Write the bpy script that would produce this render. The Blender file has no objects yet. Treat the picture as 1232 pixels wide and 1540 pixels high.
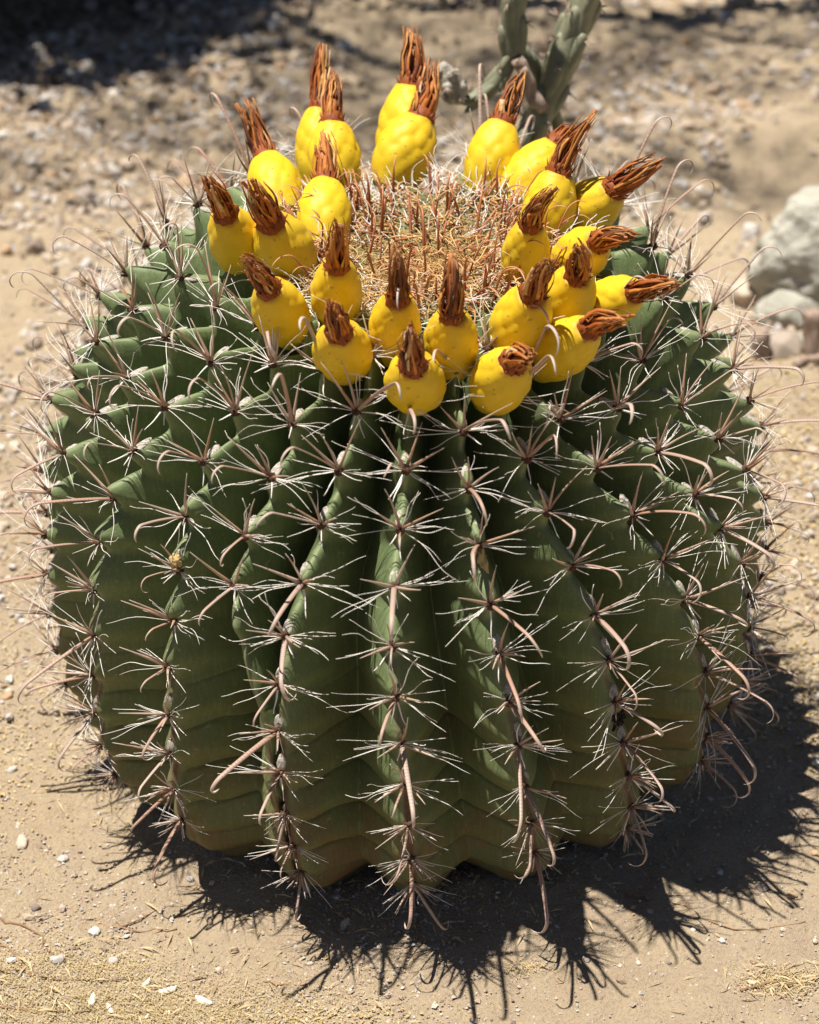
import bpy, math, random
import numpy as np
from mathutils import Vector, Matrix, noise as mnoise

random.seed(7)
rng = np.random.default_rng(11)
scene = bpy.context.scene
C = scene.collection

# ------------------------------------------------------------------ camera
ELEV = math.radians(32.0)
DIST = 1.70
AIM = Vector((0.004, 0.0, 0.200))
cam_data = bpy.data.cameras.new('camera')
cam = bpy.data.objects.new('camera', cam_data)
C.objects.link(cam)
cam.location = AIM + Vector((0, -DIST * math.cos(ELEV), DIST * math.sin(ELEV)))
cam.rotation_euler = (math.pi / 2 - ELEV, 0, 0)
cam_data.sensor_fit = 'VERTICAL'
cam_data.sensor_height = 36.0
cam_data.sensor_width = 28.8
cam_data.lens = 2130 * DIST / 1540 * 36.0
cam_data.clip_start = 0.05
cam_data.clip_end = 2000
cam_data.dof.use_dof = True
cam_data.dof.focus_distance = 1.53
cam_data.dof.aperture_fstop = 8.0
scene.camera = cam

# ------------------------------------------------------------------ light
SUN = Vector((-0.24, 0.035, 1.0)).normalized()
world = bpy.data.worlds.new('World')
scene.world = world
world.use_nodes = True
wn = world.node_tree
wn.nodes.clear()
sky = wn.nodes.new('ShaderNodeTexSky')
sky.sky_type = 'NISHITA'
sky.sun_disc = False
sky.altitude = 900
sky.air_density = 0.5
sky.dust_density = 0.5
sky.sun_elevation = math.asin(SUN.z)
sky.sun_rotation = math.atan2(SUN.x, SUN.y)
bg = wn.nodes.new('ShaderNodeBackground')
bg.inputs['Strength'].default_value = 0.05
wo = wn.nodes.new('ShaderNodeOutputWorld')
wn.links.new(sky.outputs[0], bg.inputs[0])
wn.links.new(bg.outputs[0], wo.inputs[0])
sun_data = bpy.data.lights.new('sun', 'SUN')
sun_data.energy = 5.0
sun_data.angle = math.radians(0.53)
sun_data.color = (1.0, 0.955, 0.89)
sun = bpy.data.objects.new('sun', sun_data)
C.objects.link(sun)
sun.rotation_euler = SUN.to_track_quat('Z', 'Y').to_euler()
sun.location = (0, 0, 6)

scene.view_settings.view_transform = 'Standard'
scene.view_settings.look = 'None'
scene.view_settings.exposure = 0.72
scene.view_settings.gamma = 1.0
scene.view_settings.use_curve_mapping = False
scene.cycles.max_bounces = 8
scene.cycles.use_denoising = True


# ------------------------------------------------------------------ helpers
class MB:
    """collects raw geometry (numpy) and builds ONE mesh"""
    def __init__(self):
        self.v, self.f, self.m, self.a, self.b = [], [], [], [], []
        self.n = 0

    def add(self, v, f, mat=0, a=None, b=None):
        v = np.asarray(v, float)
        self.v.append(v)
        for q in f:
            self.f.append([i + self.n for i in q])
            self.m.append(mat)
        self.a.append(np.zeros(len(v)) if a is None else np.broadcast_to(np.asarray(a, float), (len(v),)))
        self.b.append(np.zeros(len(v)) if b is None else np.broadcast_to(np.asarray(b, float), (len(v),)))
        self.n += len(v)

    def mesh(self, name, mats, smooth=True):
        me = bpy.data.meshes.new(name)
        v = np.concatenate(self.v)
        me.from_pydata(v.tolist(), [], self.f)
        for m in (mats if isinstance(mats, (list, tuple)) else [mats]):
            me.materials.append(m)
        me.polygons.foreach_set('material_index', self.m)
        if smooth:
            me.polygons.foreach_set('use_smooth', [True] * len(self.f))
        for nm, arr in (('along', self.a), ('vary', self.b)):
            at = me.attributes.new(nm, 'FLOAT', 'POINT')
            at.data.foreach_set('value', np.concatenate(arr))
        me.update()
        return me


def fast_mesh(name, v, quads, mats, smooth=False, attrs=None, k=4):
    """v (n,3), quads (m,k) as numpy"""
    me = bpy.data.meshes.new(name)
    v = np.ascontiguousarray(v, dtype=np.float32)
    quads = np.ascontiguousarray(quads, dtype=np.int32)
    me.vertices.add(len(v))
    me.vertices.foreach_set('co', v.ravel())
    me.loops.add(quads.size)
    me.loops.foreach_set('vertex_index', quads.ravel())
    me.polygons.add(len(quads))
    me.polygons.foreach_set('loop_start', np.arange(0, quads.size, k, dtype=np.int32))
    for m in (mats if isinstance(mats, (list, tuple)) else [mats]):
        me.materials.append(m)
    me.polygons.foreach_set('use_smooth', np.full(len(quads), smooth))
    for nm, arr in (attrs or {}).items():
        at = me.attributes.new(nm, 'FLOAT', 'POINT')
        at.data.foreach_set('value', np.ascontiguousarray(arr, dtype=np.float32))
    me.update(calc_edges=True)
    me.validate()
    return me


def obj(name, me, parent=None, label=None, cat=None, group=None, kind=None, loc=None):
    o = bpy.data.objects.new(name, me)
    C.objects.link(o)
    if parent is not None:
        o.parent = parent
    if loc is not None:
        o.location = loc
    for k, val in (('label', label), ('category', cat), ('group', group), ('kind', kind)):
        if val:
            o[k] = val
    return o


def unit(v):
    v = np.asarray(v, float)
    return v / max(np.linalg.norm(v), 1e-12)


def tube(path, rad, side=None, ns=5, flat=1.0, cap=True):
    """sweep: path (n,3), rad (n,), side = preferred width direction, flat = thickness / width"""
    path = np.asarray(path, float)
    n = len(path)
    rad = np.broadcast_to(np.asarray(rad, float), (n,))
    tan = np.gradient(path, axis=0)
    tan /= np.maximum(np.linalg.norm(tan, axis=1), 1e-12)[:, None]
    s = np.array([1.0, 0.0, 0.0]) if side is None else unit(side)
    if abs(tan[0] @ s) > .95:
        s = np.array([0.0, 1.0, 0.0])
    vs = []
    ang = np.arange(ns) * 2 * math.pi / ns + math.pi / ns
    for i in range(n):
        s = s - tan[i] * (s @ tan[i])
        s = unit(s)
        t = np.cross(tan[i], s)
        vs.append(path[i] + rad[i] * (np.cos(ang)[:, None] * s + np.sin(ang)[:, None] * t * flat))
    v = np.concatenate(vs)
    f = []
    for i in range(n - 1):
        for j in range(ns):
            k = (j + 1) % ns
            f.append((i * ns + j, i * ns + k, (i + 1) * ns + k, (i + 1) * ns + j))
    if cap:
        f.append(tuple(range(ns - 1, -1, -1)))
        f.append(tuple(range((n - 1) * ns, n * ns)))
    return v, f, np.repeat(np.linspace(0, 1, n), ns)


def hash2(ix, iy, seed):
    h = (ix.astype(np.int64) * 374761393 + iy.astype(np.int64) * 668265263 + seed * 982451653) & 0x7fffffff
    h = ((h ^ (h >> 13)) * 1274126177) & 0x7fffffff
    h = h ^ (h >> 16)
    return (h & 0xffff) / 65535.0


def vnoise(x, y, seed=0):
    ix, iy = np.floor(x), np.floor(y)
    fx, fy = x - ix, y - iy
    fx, fy = fx * fx * (3 - 2 * fx), fy * fy * (3 - 2 * fy)
    a, b = hash2(ix, iy, seed), hash2(ix + 1, iy, seed)
    c, d = hash2(ix, iy + 1, seed), hash2(ix + 1, iy + 1, seed)
    return (a * (1 - fx) + b * fx) * (1 - fy) + (c * (1 - fx) + d * fx) * fy - .5


def fbm(x, y, seed=0, octv=4):
    r, a = 0, 1.0
    for o in range(octv):
        r = r + a * vnoise(x * 2 ** o, y * 2 ** o, seed + o)
        a *= .5
    return r


# ------------------------------------------------------------------ materials
class NT:
    def __init__(self, name, rough=.6, spec=.3):
        self.m = bpy.data.materials.new(name)
        self.m.use_nodes = True
        self.t = self.m.node_tree
        self.p = self.t.nodes['Principled BSDF']
        self.p.inputs['Roughness'].default_value = rough
        self.p.inputs['Specular IOR Level'].default_value = spec

    def node(self, typ, **kw):
        n = self.t.nodes.new('ShaderNode' + typ)
        for k, v in kw.items():
            if k in n.inputs:
                n.inputs[k].default_value = v
            else:
                setattr(n, k, v)
        return n

    def link(self, a, b):
        self.t.links.new(a, b)

    def coord(self, which='Object'):
        return self.node('TexCoord').outputs[which]

    def noise(self, scale, detail=4, rough=.6, vec=None, dist=0.0):
        n = self.node('TexNoise')
        n.inputs['Scale'].default_value = scale
        n.inputs['Detail'].default_value = detail
        n.inputs['Roughness'].default_value = rough
        n.inputs['Distortion'].default_value = dist
        self.link(vec if vec is not None else self.coord(), n.inputs['Vector'])
        return n.outputs['Fac']

    def ramp(self, fac, stops, interp='LINEAR'):
        n = self.node('ValToRGB')
        cr = n.color_ramp
        cr.interpolation = interp
        while len(cr.elements) < len(stops):
            cr.elements.new(.5)
        for e, (p, c) in zip(cr.elements, stops):
            e.position = p
            e.color = (*c, 1) if len(c) == 3 else c
        self.link(fac, n.inputs['Fac'])
        return n.outputs['Color']

    def mix(self, fac, a, b, blend='MIX'):
        n = self.node('Mix', data_type='RGBA', blend_type=blend)
        for sock, val in ((n.inputs[0], fac), (n.inputs[6], a), (n.inputs[7], b)):
            if hasattr(val, 'default_value') or isinstance(val, bpy.types.NodeSocket):
                self.link(val, sock)
            else:
                sock.default_value = (*val, 1) if isinstance(val, tuple) and len(val) == 3 else val
        return n.outputs[2]

    def attr(self, name):
        return self.node('Attribute', attribute_name=name).outputs['Fac']

    def math(self, op, a, b=0.0, clamp=False):
        n = self.node('Math', operation=op, use_clamp=clamp)
        for i, val in enumerate((a, b)):
            if isinstance(val, bpy.types.NodeSocket):
                self.link(val, n.inputs[i])
            else:
                n.inputs[i].default_value = val
        return n.outputs[0]

    def color(self, c):
        if isinstance(c, tuple):
            self.p.inputs['Base Color'].default_value = (*c, 1)
        else:
            self.link(c, self.p.inputs['Base Color'])

    def bump(self, h, strength=.3, dist=.001):
        b = self.node('Bump')
        b.inputs['Strength'].default_value = strength
        b.inputs['Distance'].default_value = dist
        self.link(h, b.inputs['Height'])
        self.link(b.outputs[0], self.p.inputs['Normal'])


def stretch(nt, s, which='Object'):
    mp = nt.node('Mapping')
    mp.inputs['Scale'].default_value = s
    nt.link(nt.coord(which), mp.inputs['Vector'])
    return mp.outputs[0]


M = {}

# sand
n = NT('sand', .9, .15)
big = n.noise(5, 5, .6)
mid = n.noise(38, 6, .65)
fine = n.noise(420, 5, .7)
spk = n.noise(900, 2, .5)
c1 = n.ramp(big, [(.30, (0.450, 0.343, 0.213)), (.55, (0.528, 0.422, 0.273)), (.75, (0.499, 0.402, 0.264))])
c2 = n.mix(n.ramp(mid, [(.35, (0, 0, 0)), (.75, (1, 1, 1))]), c1, (.425, .325, .225))
c3 = n.mix(n.ramp(fine, [(.30, (.75, .75, .75)), (.5, (0, 0, 0))]), c2, (.27, .19, .125))
c4 = n.mix(n.ramp(spk, [(.66, (0, 0, 0)), (.74, (.7, .7, .7))]), c3, (.68, .61, .52))
c4 = n.mix(n.ramp(n.noise(2.3, 4, .6), [(.48, (0, 0, 0)), (.66, (.4, .4, .4))]), c4, (.34, .25, .17))
n.color(c4)
hh = n.math('ADD', n.math('MULTIPLY', mid, 2.2), fine)
n.bump(hh, 1.0, .0034)
M['sand'] = n.m

# gravel stones: colour per stone
n = NT('gravel', .85, .25)
vr = n.attr('vary')
cc = n.ramp(vr, [(0, (.48, .36, .25)), (.22, (.58, .48, .37)), (.4, (.36, .28, .21)), (.55, (.50, .465, .43)),
                 (.7, (.70, .66, .59)), (.84, (.46, .30, .16)), (1, (.20, .165, .14))])
cc = n.mix(n.math('MULTIPLY', n.noise(260, 4, .7), .5), cc, (.30, .24, .18))
n.color(cc)
n.bump(n.noise(500, 4, .7), .5, .001)
M['gravel'] = n.m

# cactus skin; 'along' = arc length from the crown (m), 'vary' = 0 crest .. 1 valley
n = NT('cactus_skin', .52, .18)
s_ = n.attr('along')
w_ = n.attr('vary')
age = n.math('DIVIDE', s_, .62)
base = n.ramp(age, [(.10, (0.154, 0.103, 0.031)), (.19, (0.096, 0.132, 0.046)), (.42, (0.108, 0.147, 0.057)), (.60, (0.115, 0.147, 0.057)), (.74, (0.118, 0.137, 0.051)),
                    (.86, (0.126, 0.124, 0.045)), (.95, (0.146, 0.115, 0.048))])
mott = n.noise(28, 5, .6)
base = n.mix(n.ramp(mott, [(.35, (0, 0, 0)), (.75, (.7, .7, .7))]), base, (.145, .185, .085))
vs = n.noise(1.0, 3, .5, stretch(n, (420, 420, 26)))
base = n.mix(n.ramp(vs, [(.45, (0, 0, 0)), (.75, (.45, .45, .45))]), base, (.185, .225, .115))
crest = n.ramp(n.math('ADD', w_, n.math('MULTIPLY', n.math('SUBTRACT', mott, .5), .10)), [(.02, (1, 1, 1)), (.13, (0, 0, 0))])
base = n.mix(n.math('MULTIPLY', crest, .5), base, (.235, .265, .135))
cork = n.math('MULTIPLY', n.ramp(w_, [(.03, (1, 1, 1)), (.085, (0, 0, 0))]), n.ramp(age, [(.52, (0, 0, 0)), (.70, (.9, .9, .9))]))
base = n.mix(cork, base, (.11, .055, .03))
scar = n.noise(150, 3, .55, None, .6)
base = n.mix(n.ramp(scar, [(.69, (0, 0, 0)), (.73, (.6, .6, .6))]), base, (.33, .31, .22))
rust = n.noise(20, 4, .7)
low = n.ramp(age, [(.60, (0, 0, 0)), (.92, (1, 1, 1))])
base = n.mix(n.math('MULTIPLY', n.ramp(rust, [(.46, (0, 0, 0)), (.66, (.9, .9, .9))]), low), base, (.20, .105, .045))
dust = n.noise(620, 2, .5)
base = n.mix(n.ramp(dust, [(.60, (0, 0, 0)), (.70, (.35, .35, .35))]), base, (.27, .28, .18))
n.color(base)
n.bump(n.math('ADD', n.math('MULTIPLY', vs, .6), n.noise(260, 4, .6)), .22, .0012)
M['skin'] = n.m

# spines
def spine_mat(name, stops, rough=.55, band=.0, fade=(.47, .40, .34), amt=.65):
    n = NT(name, rough, .3)
    a = n.attr('along')
    v = n.attr('vary')
    col = n.ramp(a, stops)
    oi = n.node('ObjectInfo').outputs['Random']
    j = n.math('ADD', n.math('MULTIPLY', v, .6), n.math('MULTIPLY', oi, .5))
    col = n.mix(n.math('MULTIPLY', j, amt), col, fade)
    if band:
        w = n.math('SINE', n.math('MULTIPLY', a, 260.0))
        col = n.mix(n.math('MULTIPLY', n.math('MAXIMUM', w, 0), band), col, (.22, .12, .08))
    n.color(col)
    return n.m

M['hook'] = spine_mat('hooked_spine', [(0, (.15, .06, .03)), (.12, (.30, .145, .082)), (.5, (.40, .24, .17)),
                                       (.74, (.52, .39, .31)), (.90, (.70, .62, .54)), (1, (.30, .17, .11))], .5, .42)
M['straight'] = spine_mat('straight_spine', [(0, (.14, .055, .028)), (.25, (.33, .17, .09)), (.7, (.42, .27, .18)), (1, (.50, .40, .32))], .5)
M['radial'] = spine_mat('radial_spine', [(0, (.30, .20, .13)), (.10, (.74, .68, .59)), (.6, (.84, .80, .73)), (1, (.78, .72, .64))], .45, 0, (.60, .54, .47), .4)
M['oldspine'] = spine_mat('old_spine', [(0, (.13, .06, .035)), (.4, (.33, .20, .13)), (1, (.52, .42, .34))], .6)
M['young'] = spine_mat('young_spine', [(0, (.15, .025, .012)), (.4, (.32, .075, .03)), (.8, (.46, .20, .09)), (1, (.62, .45, .30))], .45, 0, (.50, .27, .12), .6)
M['straw'] = spine_mat('straw_fibre', [(0, (.34, .15, .035)), (.4, (.58, .34, .10)), (1, (.72, .55, .29))], .6, 0, (.66, .52, .32), .5)

n = NT('areole_wool', .95, .05)
n.color(n.ramp(n.noise(700, 4, .7), [(.3, (.16, .13, .10)), (.5, (.42, .38, .32)), (.7, (.56, .52, .45))]))
n.bump(n.noise(900, 3, .7), .8, .001)
M['wool'] = n.m
n = NT('spine_base', .8, .15)
n.color(n.ramp(n.noise(600, 3, .6), [(.3, (.035, .018, .011)), (.7, (.12, .06, .035))]))
M['dark'] = n.m

# fruit; 'along' 0 base .. 1 top
n = NT('fruit_skin', .52, .3)
a = n.attr('along')
fc = n.ramp(a, [(0, (.42, .40, .04)), (.16, (.62, .42, .014)), (.6, (.69, .462, .013)), (.93, (.69, .455, .018)), (1, (.45, .21, .025))])
oi = n.node('ObjectInfo').outputs['Random']
fc = n.mix(n.math('MULTIPLY', oi, .35), fc, (.64, .455, .02))
fc = n.mix(n.ramp(n.noise(60, 3, .5), [(.45, (0, 0, 0)), (.8, (.5, .5, .5))]), fc, (.72, .53, .04))
vo = n.node('TexVoronoi', feature='F1')
vo.inputs['Scale'].default_value = 210
n.link(n.coord(), vo.inputs['Vector'])
gate = n.ramp(n.noise(120, 2, .5), [(.52, (0, 0, 0)), (.58, (1, 1, 1))])
dot = n.math('MULTIPLY', n.ramp(vo.outputs['Distance'], [(.10, (1, 1, 1)), (.2, (0, 0, 0))]), gate)
fc = n.mix(n.math('MULTIPLY', dot, .6), fc, (.28, .15, .02))
fc = n.mix(n.math('MULTIPLY', n.attr('vary'), .8), fc, (.30, .15, .03))
fc = n.mix(n.ramp(n.noise(22, 3, .6), [(.56, (0, 0, 0)), (.75, (.38, .38, .38))]), fc, (.50, .47, .05))
fc = n.mix(n.ramp(n.noise(95, 5, .7), [(.66, (0, 0, 0)), (.74, (.4, .4, .4))]), fc, (.50, .33, .08))
n.color(fc)
n.p.inputs['Subsurface Weight'].default_value = .05
n.p.inputs['Subsurface Radius'].default_value = (.006, .004, .001)
n.p.inputs['Subsurface Scale'].default_value = .6
n.bump(n.noise(140, 3, .55), .15, .0015)
M['fruit'] = n.m

n = NT('dried_flower', .6, .3)
a = n.attr('along')
v = n.attr('vary')
fc = n.ramp(v, [(0, (.06, .018, .010)), (.18, (.20, .045, .010)), (.45, (.38, .10, .015)), (.75, (.52, .175, .025)), (.92, (.60, .30, .075)), (1, (.60, .46, .26))])
fc = n.mix(n.ramp(n.noise(260, 4, .7), [(.4, (0, 0, 0)), (.8, (.6, .6, .6))]), fc, (.11, .025, .009))
fc = n.mix(n.math('MULTIPLY', n.math('POWER', a, 3.0), .35), fc, (.42, .23, .10))
n.color(fc)
M['flower'] = n.m

# cholla
n = NT('cholla_skin', .55, .3)
fc = n.ramp(n.noise(55, 4, .6), [(.3, (.165, .17, .105)), (.6, (.24, .24, .155)), (.8, (.30, .28, .20))])
n.color(fc)
n.bump(n.noise(160, 4, .6), .3, .002)
M['cholla'] = n.m
n = NT('dead_cholla', .85, .15)
fc = n.ramp(n.noise(130, 5, .7, stretch(n, (1, 1, .3))), [(.3, (.10, .08, .06)), (.5, (.36, .32, .26)), (.7, (.55, .51, .40))])
n.color(fc)
n.bump(n.noise(220, 4, .7), .8, .003)
M['dead'] = n.m
n = NT('dry_wood', .85, .15)
fc = n.ramp(n.noise(1.0, 5, .7, stretch(n, (240, 240, 30))), [(.3, (.17, .11, .075)), (.5, (.34, .25, .19)), (.75, (.50, .41, .34))])
n.color(fc)
M['wood'] = n.m
# boulder
n = NT('boulder_rock', .9, .2)
b1 = n.noise(1.0, 6, .65, stretch(n, (9, 14, 30)), .8)
fc = n.ramp(b1, [(.3, (0.315, 0.298, 0.241)), (.5, (0.435, 0.413, 0.342)), (.7, (0.490, 0.467, 0.392))])
fc = n.mix(n.ramp(n.noise(70, 5, .7), [(.5, (0, 0, 0)), (.75, (0.647, 0.642, 0.638))]), fc, (0.305, 0.284, 0.218))
n.color(fc)
n.bump(n.math('ADD', b1, n.noise(90, 5, .7)), .8, .006)
M['boulder'] = n.m
# litter
def plain(name, stops, scale=300, rough=.8):
    n = NT(name, rough, .2)
    v = n.attr('vary')
    fc = n.ramp(v, stops)
    n.color(n.mix(n.math('MULTIPLY', n.noise(scale, 3, .6), .4), fc, tuple(x * .7 for x in stops[0][1])))
    return n.m
M['litter'] = plain('dry_litter', [(0, (.40, .29, .13)), (.4, (.50, .37, .155)), (.65, (.56, .45, .24)), (.85, (.62, .55, .40)), (1, (.30, .20, .10))])
M['shadetint'] = plain('shade_flakes', [(0, (.075, .05, .032)), (.6, (.11, .075, .048)), (1, (.17, .12, .075))])  # shade put into the colour: dark warm brown for the ground below the shrub
M['straw_bit'] = plain('dry_straw', [(0, (.50, .38, .20)), (.5, (.60, .48, .28)), (1, (.42, .27, .14))])
M['flake'] = plain('papery_flake', [(0, (.70, .63, .50)), (1, (.78, .72, .60))])
M['twig'] = plain('dry_twig', [(0, (.24, .14, .075)), (.5, (.36, .22, .12)), (1, (.48, .33, .19))])
M['bark'] = plain('shrub_bark', [(0, (.12, .085, .06)), (1, (.20, .15, .11))], 40)
n = NT('shrub_leaf', .6, .25)
n.color(n.ramp(n.attr('vary'), [(0, (.045, .06, .025)), (.5, (.07, .09, .035)), (1, (.10, .11, .05))]))
M['leaf'] = n.m
n = NT('black_rot', .9, .1)
n.color(n.ramp(n.noise(420, 4, .7), [(.45, (.012, .010, .009)), (.62, (.05, .045, .04)), (.7, (.30, .29, .27))]))
n.bump(n.noise(500, 4, .7), 1, .003)
M['rot'] = n.m

# ================================================================== GROUND
MOUNDS = [(.42, 1.06, .20, .06, .030), (.05, 1.42, .35, .05, .018), (-.40, 1.05, .22, .07, .014),
          (.36, .52, .10, .08, .012), (-.22, .72, .25, .10, .012), (.40, .30, .12, .1, .010)]


def ground_z(x, y):
    x, y = np.asarray(x, float), np.asarray(y, float)
    far = np.clip((np.hypot(x, y) - .25) / 1.0, 0, 1)
    z = fbm(x * 3.1, y * 3.1, 3, 4) * (.006 + .030 * far) + fbm(x * 21, y * 21, 9, 3) * (.0032 + .005 * far)
    for mx, my, sx, sy, h in MOUNDS:
        z = z + h * np.exp(-((x - mx) / sx) ** 2 - ((y - my) / sy) ** 2)
    # the soil dips very slightly round the foot of the cactus
    z = z - .004 * np.exp(-(x * x + y * y) / .05)
    rr_ = np.hypot(x, y)
    z = z + .007 * np.exp(-((rr_ - .185) / .030) ** 2) * (1 + 1.2 * fbm(x * 18, y * 18, 45, 2))   # soil banked round the foot
    return z + .018


def axis(n_in, half, n_out, far):
    a = np.linspace(-half, half, n_in)
    b = half + (far - half) * (np.linspace(0, 1, n_out + 1)[1:] ** 4)
    return np.concatenate([-b[::-1], a, b])


gx = axis(420, .75, 36, 400)
gy = axis(640, 1.1, 36, 400) + .62
X, Y = np.meshgrid(gx, gy)
near = np.clip(1.6 - np.hypot(X, Y - .6) / 6, 0, 1)
Zg = ground_z(X, Y) * np.where(np.hypot(X, Y) < 12, 1, .2)
Zg = Zg + near * np.where((abs(X) < .8) & (Y > -.6) & (Y < 1.8), fbm(X * 95, Y * 95, 31, 3) * .0022, 0)
nx, ny = len(gx), len(gy)
idx = np.arange(nx * ny).reshape(ny, nx)
q = np.stack([idx[:-1, :-1], idx[:-1, 1:], idx[1:, 1:], idx[1:, :-1]], -1).reshape(-1, 4)
ground = obj('ground', fast_mesh('ground', np.stack([X, Y, Zg], -1).reshape(-1, 3), q, M['sand'], True), kind='structure')

# icosahedron for stones
PHI = (1 + 5 ** .5) / 2
ICO = np.array([(-1, PHI, 0), (1, PHI, 0), (-1, -PHI, 0), (1, -PHI, 0), (0, -1, PHI), (0, 1, PHI), (0, -1, -PHI), (0, 1, -PHI),
                (PHI, 0, -1), (PHI, 0, 1), (-PHI, 0, -1), (-PHI, 0, 1)]) / math.sqrt(1 + PHI * PHI)
ICF = np.array([(0, 11, 5), (0, 5, 1), (0, 1, 7), (0, 7, 10), (0, 10, 11), (1, 5, 9), (5, 11, 4), (11, 10, 2), (10, 7, 6), (7, 1, 8),
                (3, 9, 4), (3, 4, 2), (3, 2, 6), (3, 6, 8), (3, 8, 9), (4, 9, 5), (2, 4, 11), (6, 2, 10), (8, 6, 7), (9, 8, 1)])


OCT = np.array([(1, 0, 0), (-1, 0, 0), (0, 1, 0), (0, -1, 0), (0, 0, 1), (0, 0, -1)], float)
OCF = np.array([(0, 2, 4), (2, 1, 4), (1, 3, 4), (3, 0, 4), (2, 0, 5), (1, 2, 5), (3, 1, 5), (0, 3, 5)])


def stones(name, pts, size, mat, flat=.6, sink=.25, smooth=False, kind='stuff', vary=None, lift=0, grit=False):
    n_ = len(pts)
    SV, SF = (OCT, OCF) if grit else (ICO, ICF)
    nv_ = len(SV)
    ang = rng.uniform(0, 2 * math.pi, n_)
    jit = 1 + rng.uniform(-.28, .28, (n_, nv_, 1))
    v = SV[None] * jit
    sc = np.stack([rng.uniform(.75, 1.3, n_), rng.uniform(.6, 1.0, n_), flat * rng.uniform(.7, 1.2, n_)], -1)
    v = v * sc[:, None, :]
    ti = rng.uniform(-.6, .6, n_)
    ct, st = np.cos(ti)[:, None], np.sin(ti)[:, None]
    v = np.stack([v[..., 0] * ct + v[..., 2] * st, v[..., 1], -v[..., 0] * st + v[..., 2] * ct], -1)
    c, s = np.cos(ang)[:, None], np.sin(ang)[:, None]
    v = np.stack([v[..., 0] * c - v[..., 1] * s, v[..., 0] * s + v[..., 1] * c, v[..., 2]], -1)
    v = v * size[:, None, None]
    z = ground_z(pts[:, 0], pts[:, 1])
    v = v + np.stack([pts[:, 0], pts[:, 1], z + size * flat * (1 - 2 * sink) + lift], -1)[:, None, :]
    f = (SF[None] + (np.arange(n_) * nv_)[:, None, None]).reshape(-1, 3)
    vr = rng.uniform(0, 1, n_) if vary is None else vary
    me = fast_mesh(name, v.reshape(-1, 3), f, mat, smooth, {'vary': np.repeat(vr, nv_)}, 3)
    return me


def scatter(n_, x0, x1, y0, y1, dens=None):
    p = np.stack([rng.uniform(x0, x1, n_), rng.uniform(y0, y1, n_)], -1)
    if dens is not None:
        p = p[rng.uniform(0, 1, len(p)) < dens(p[:, 0], p[:, 1])]
    return p


def gdens(x, y):                       # patchy gravel: thick behind the cactus, thin on the bare sand in front
    d = np.clip(.45 + 2.4 * fbm(x * 4.2, y * 4.2, 57, 3), 0.05, 1)
    return np.where(y < -.05, d * .25, d)


p = scatter(95000, -.55, .55, -.40, .40, lambda x, y: np.clip(.55 + 1.2 * fbm(x * 9, y * 9, 71, 2), .15, 1))
sz = rng.uniform(.0005, .0016, len(p)) * np.where(rng.uniform(0, 1, len(p)) < .05, 1.8, 1)
obj('fine_grit', stones('fine_grit', p, sz, M['gravel'], .7, .3, grit=True), label='fine loose grit strewn over the sand round the barrel cactus', cat='grit', kind='stuff')
p = scatter(42000, -.8, .8, .0, 1.75, gdens)
sz = rng.gamma(1.8, .0010, len(p)) + .0010
sz = np.minimum(sz * (1 + .35 * np.clip(p[:, 1], 0, 1.6)), .016)
obj('gravel', stones('gravel', p, sz, M['gravel'], .65, .22), label='patchy grey and tan desert gravel behind the barrel cactus', cat='gravel', kind='stuff')
p = scatter(1500, -.75, .75, -.42, .1, lambda x, y: np.clip(.4 + 1.4 * fbm(x * 6, y * 6, 91, 3), .05, 1))
sz = rng.gamma(2, .0006, len(p)) + .0009
obj('loose_gravel', stones('loose_gravel', p, np.minimum(sz, .004), M['gravel'], .65, .2), label='sparse small gravel scattered on the bare sand in front', cat='gravel', kind='stuff')


def flakes(name, pts, size, mat, lift=.0008, tilt=.5, aspect=.5):
    n_ = len(pts)
    a = rng.uniform(0, 2 * math.pi, n_)
    u = np.stack([np.cos(a), np.sin(a), rng.uniform(-tilt, tilt, n_)], -1)
    w = np.stack([-np.sin(a), np.cos(a), rng.uniform(-tilt, tilt, n_)], -1) * aspect
    c = np.stack([pts[:, 0], pts[:, 1], ground_z(pts[:, 0], pts[:, 1]) + lift + rng.uniform(0, .0012, n_)], -1)
    s = size[:, None]
    up = np.array([0, 0, 1.0]) * s * .25
    v = np.stack([c - u * s, c - w * s + up, c + u * s, c + w * s + up * .6], 1)
    f = np.arange(n_ * 4).reshape(-1, 4)
    return fast_mesh(name, v.reshape(-1, 3), f, mat, False, {'vary': np.repeat(rng.uniform(0, 1, n_), 4)})


def blob(n_, cx, cy, sx, sy):
    return np.stack([rng.normal(cx, sx, n_), rng.normal(cy, sy, n_)], -1)


def litter(name, pts, label, size=(.0003, .0009)):
    obj(name, flakes(name, pts, rng.uniform(*size, len(pts)), M['litter']), None, label, 'plant litter', None, 'stuff')


litter('dry_litter', np.concatenate([blob(17000, -.17, -.315, .075, .022), blob(2500, -.245, -.27, .03, .016), blob(1200, -.19, -.268, .02, .008)]),
       'drift of yellow dry leaflets with white flakes at its edge')
litter('dry_litter', blob(1500, .245, -.286, .014, .008), 'small round heap of yellow straw beside a pale splinter')
litter('dry_litter', blob(300, .078, -.268, .008, .004), 'tiny scrap of yellow straw near the curling spine shadow')
litter('dry_litter', np.concatenate([blob(4200, .37, .33, .09, .12), blob(1200, .33, .02, .06, .05)]), 'yellow dry leaflets strewn below the pale boulder', (.0010, .0032))
litter('dry_litter', np.concatenate([blob(1500, -.36, .10, .07, .12), blob(700, -.32, -.05, .05, .05)]), 'yellow leaflets strewn on the gravel beside the sunlit ribs', (.0008, .0024))
litter('dry_litter', np.concatenate([blob(260, -.05, -.312, .03, .006), blob(1500, -.42, .62, .12, .2)]), 'thin yellow leaflets sprinkled over pinkish sand', (.0007, .002))

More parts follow.
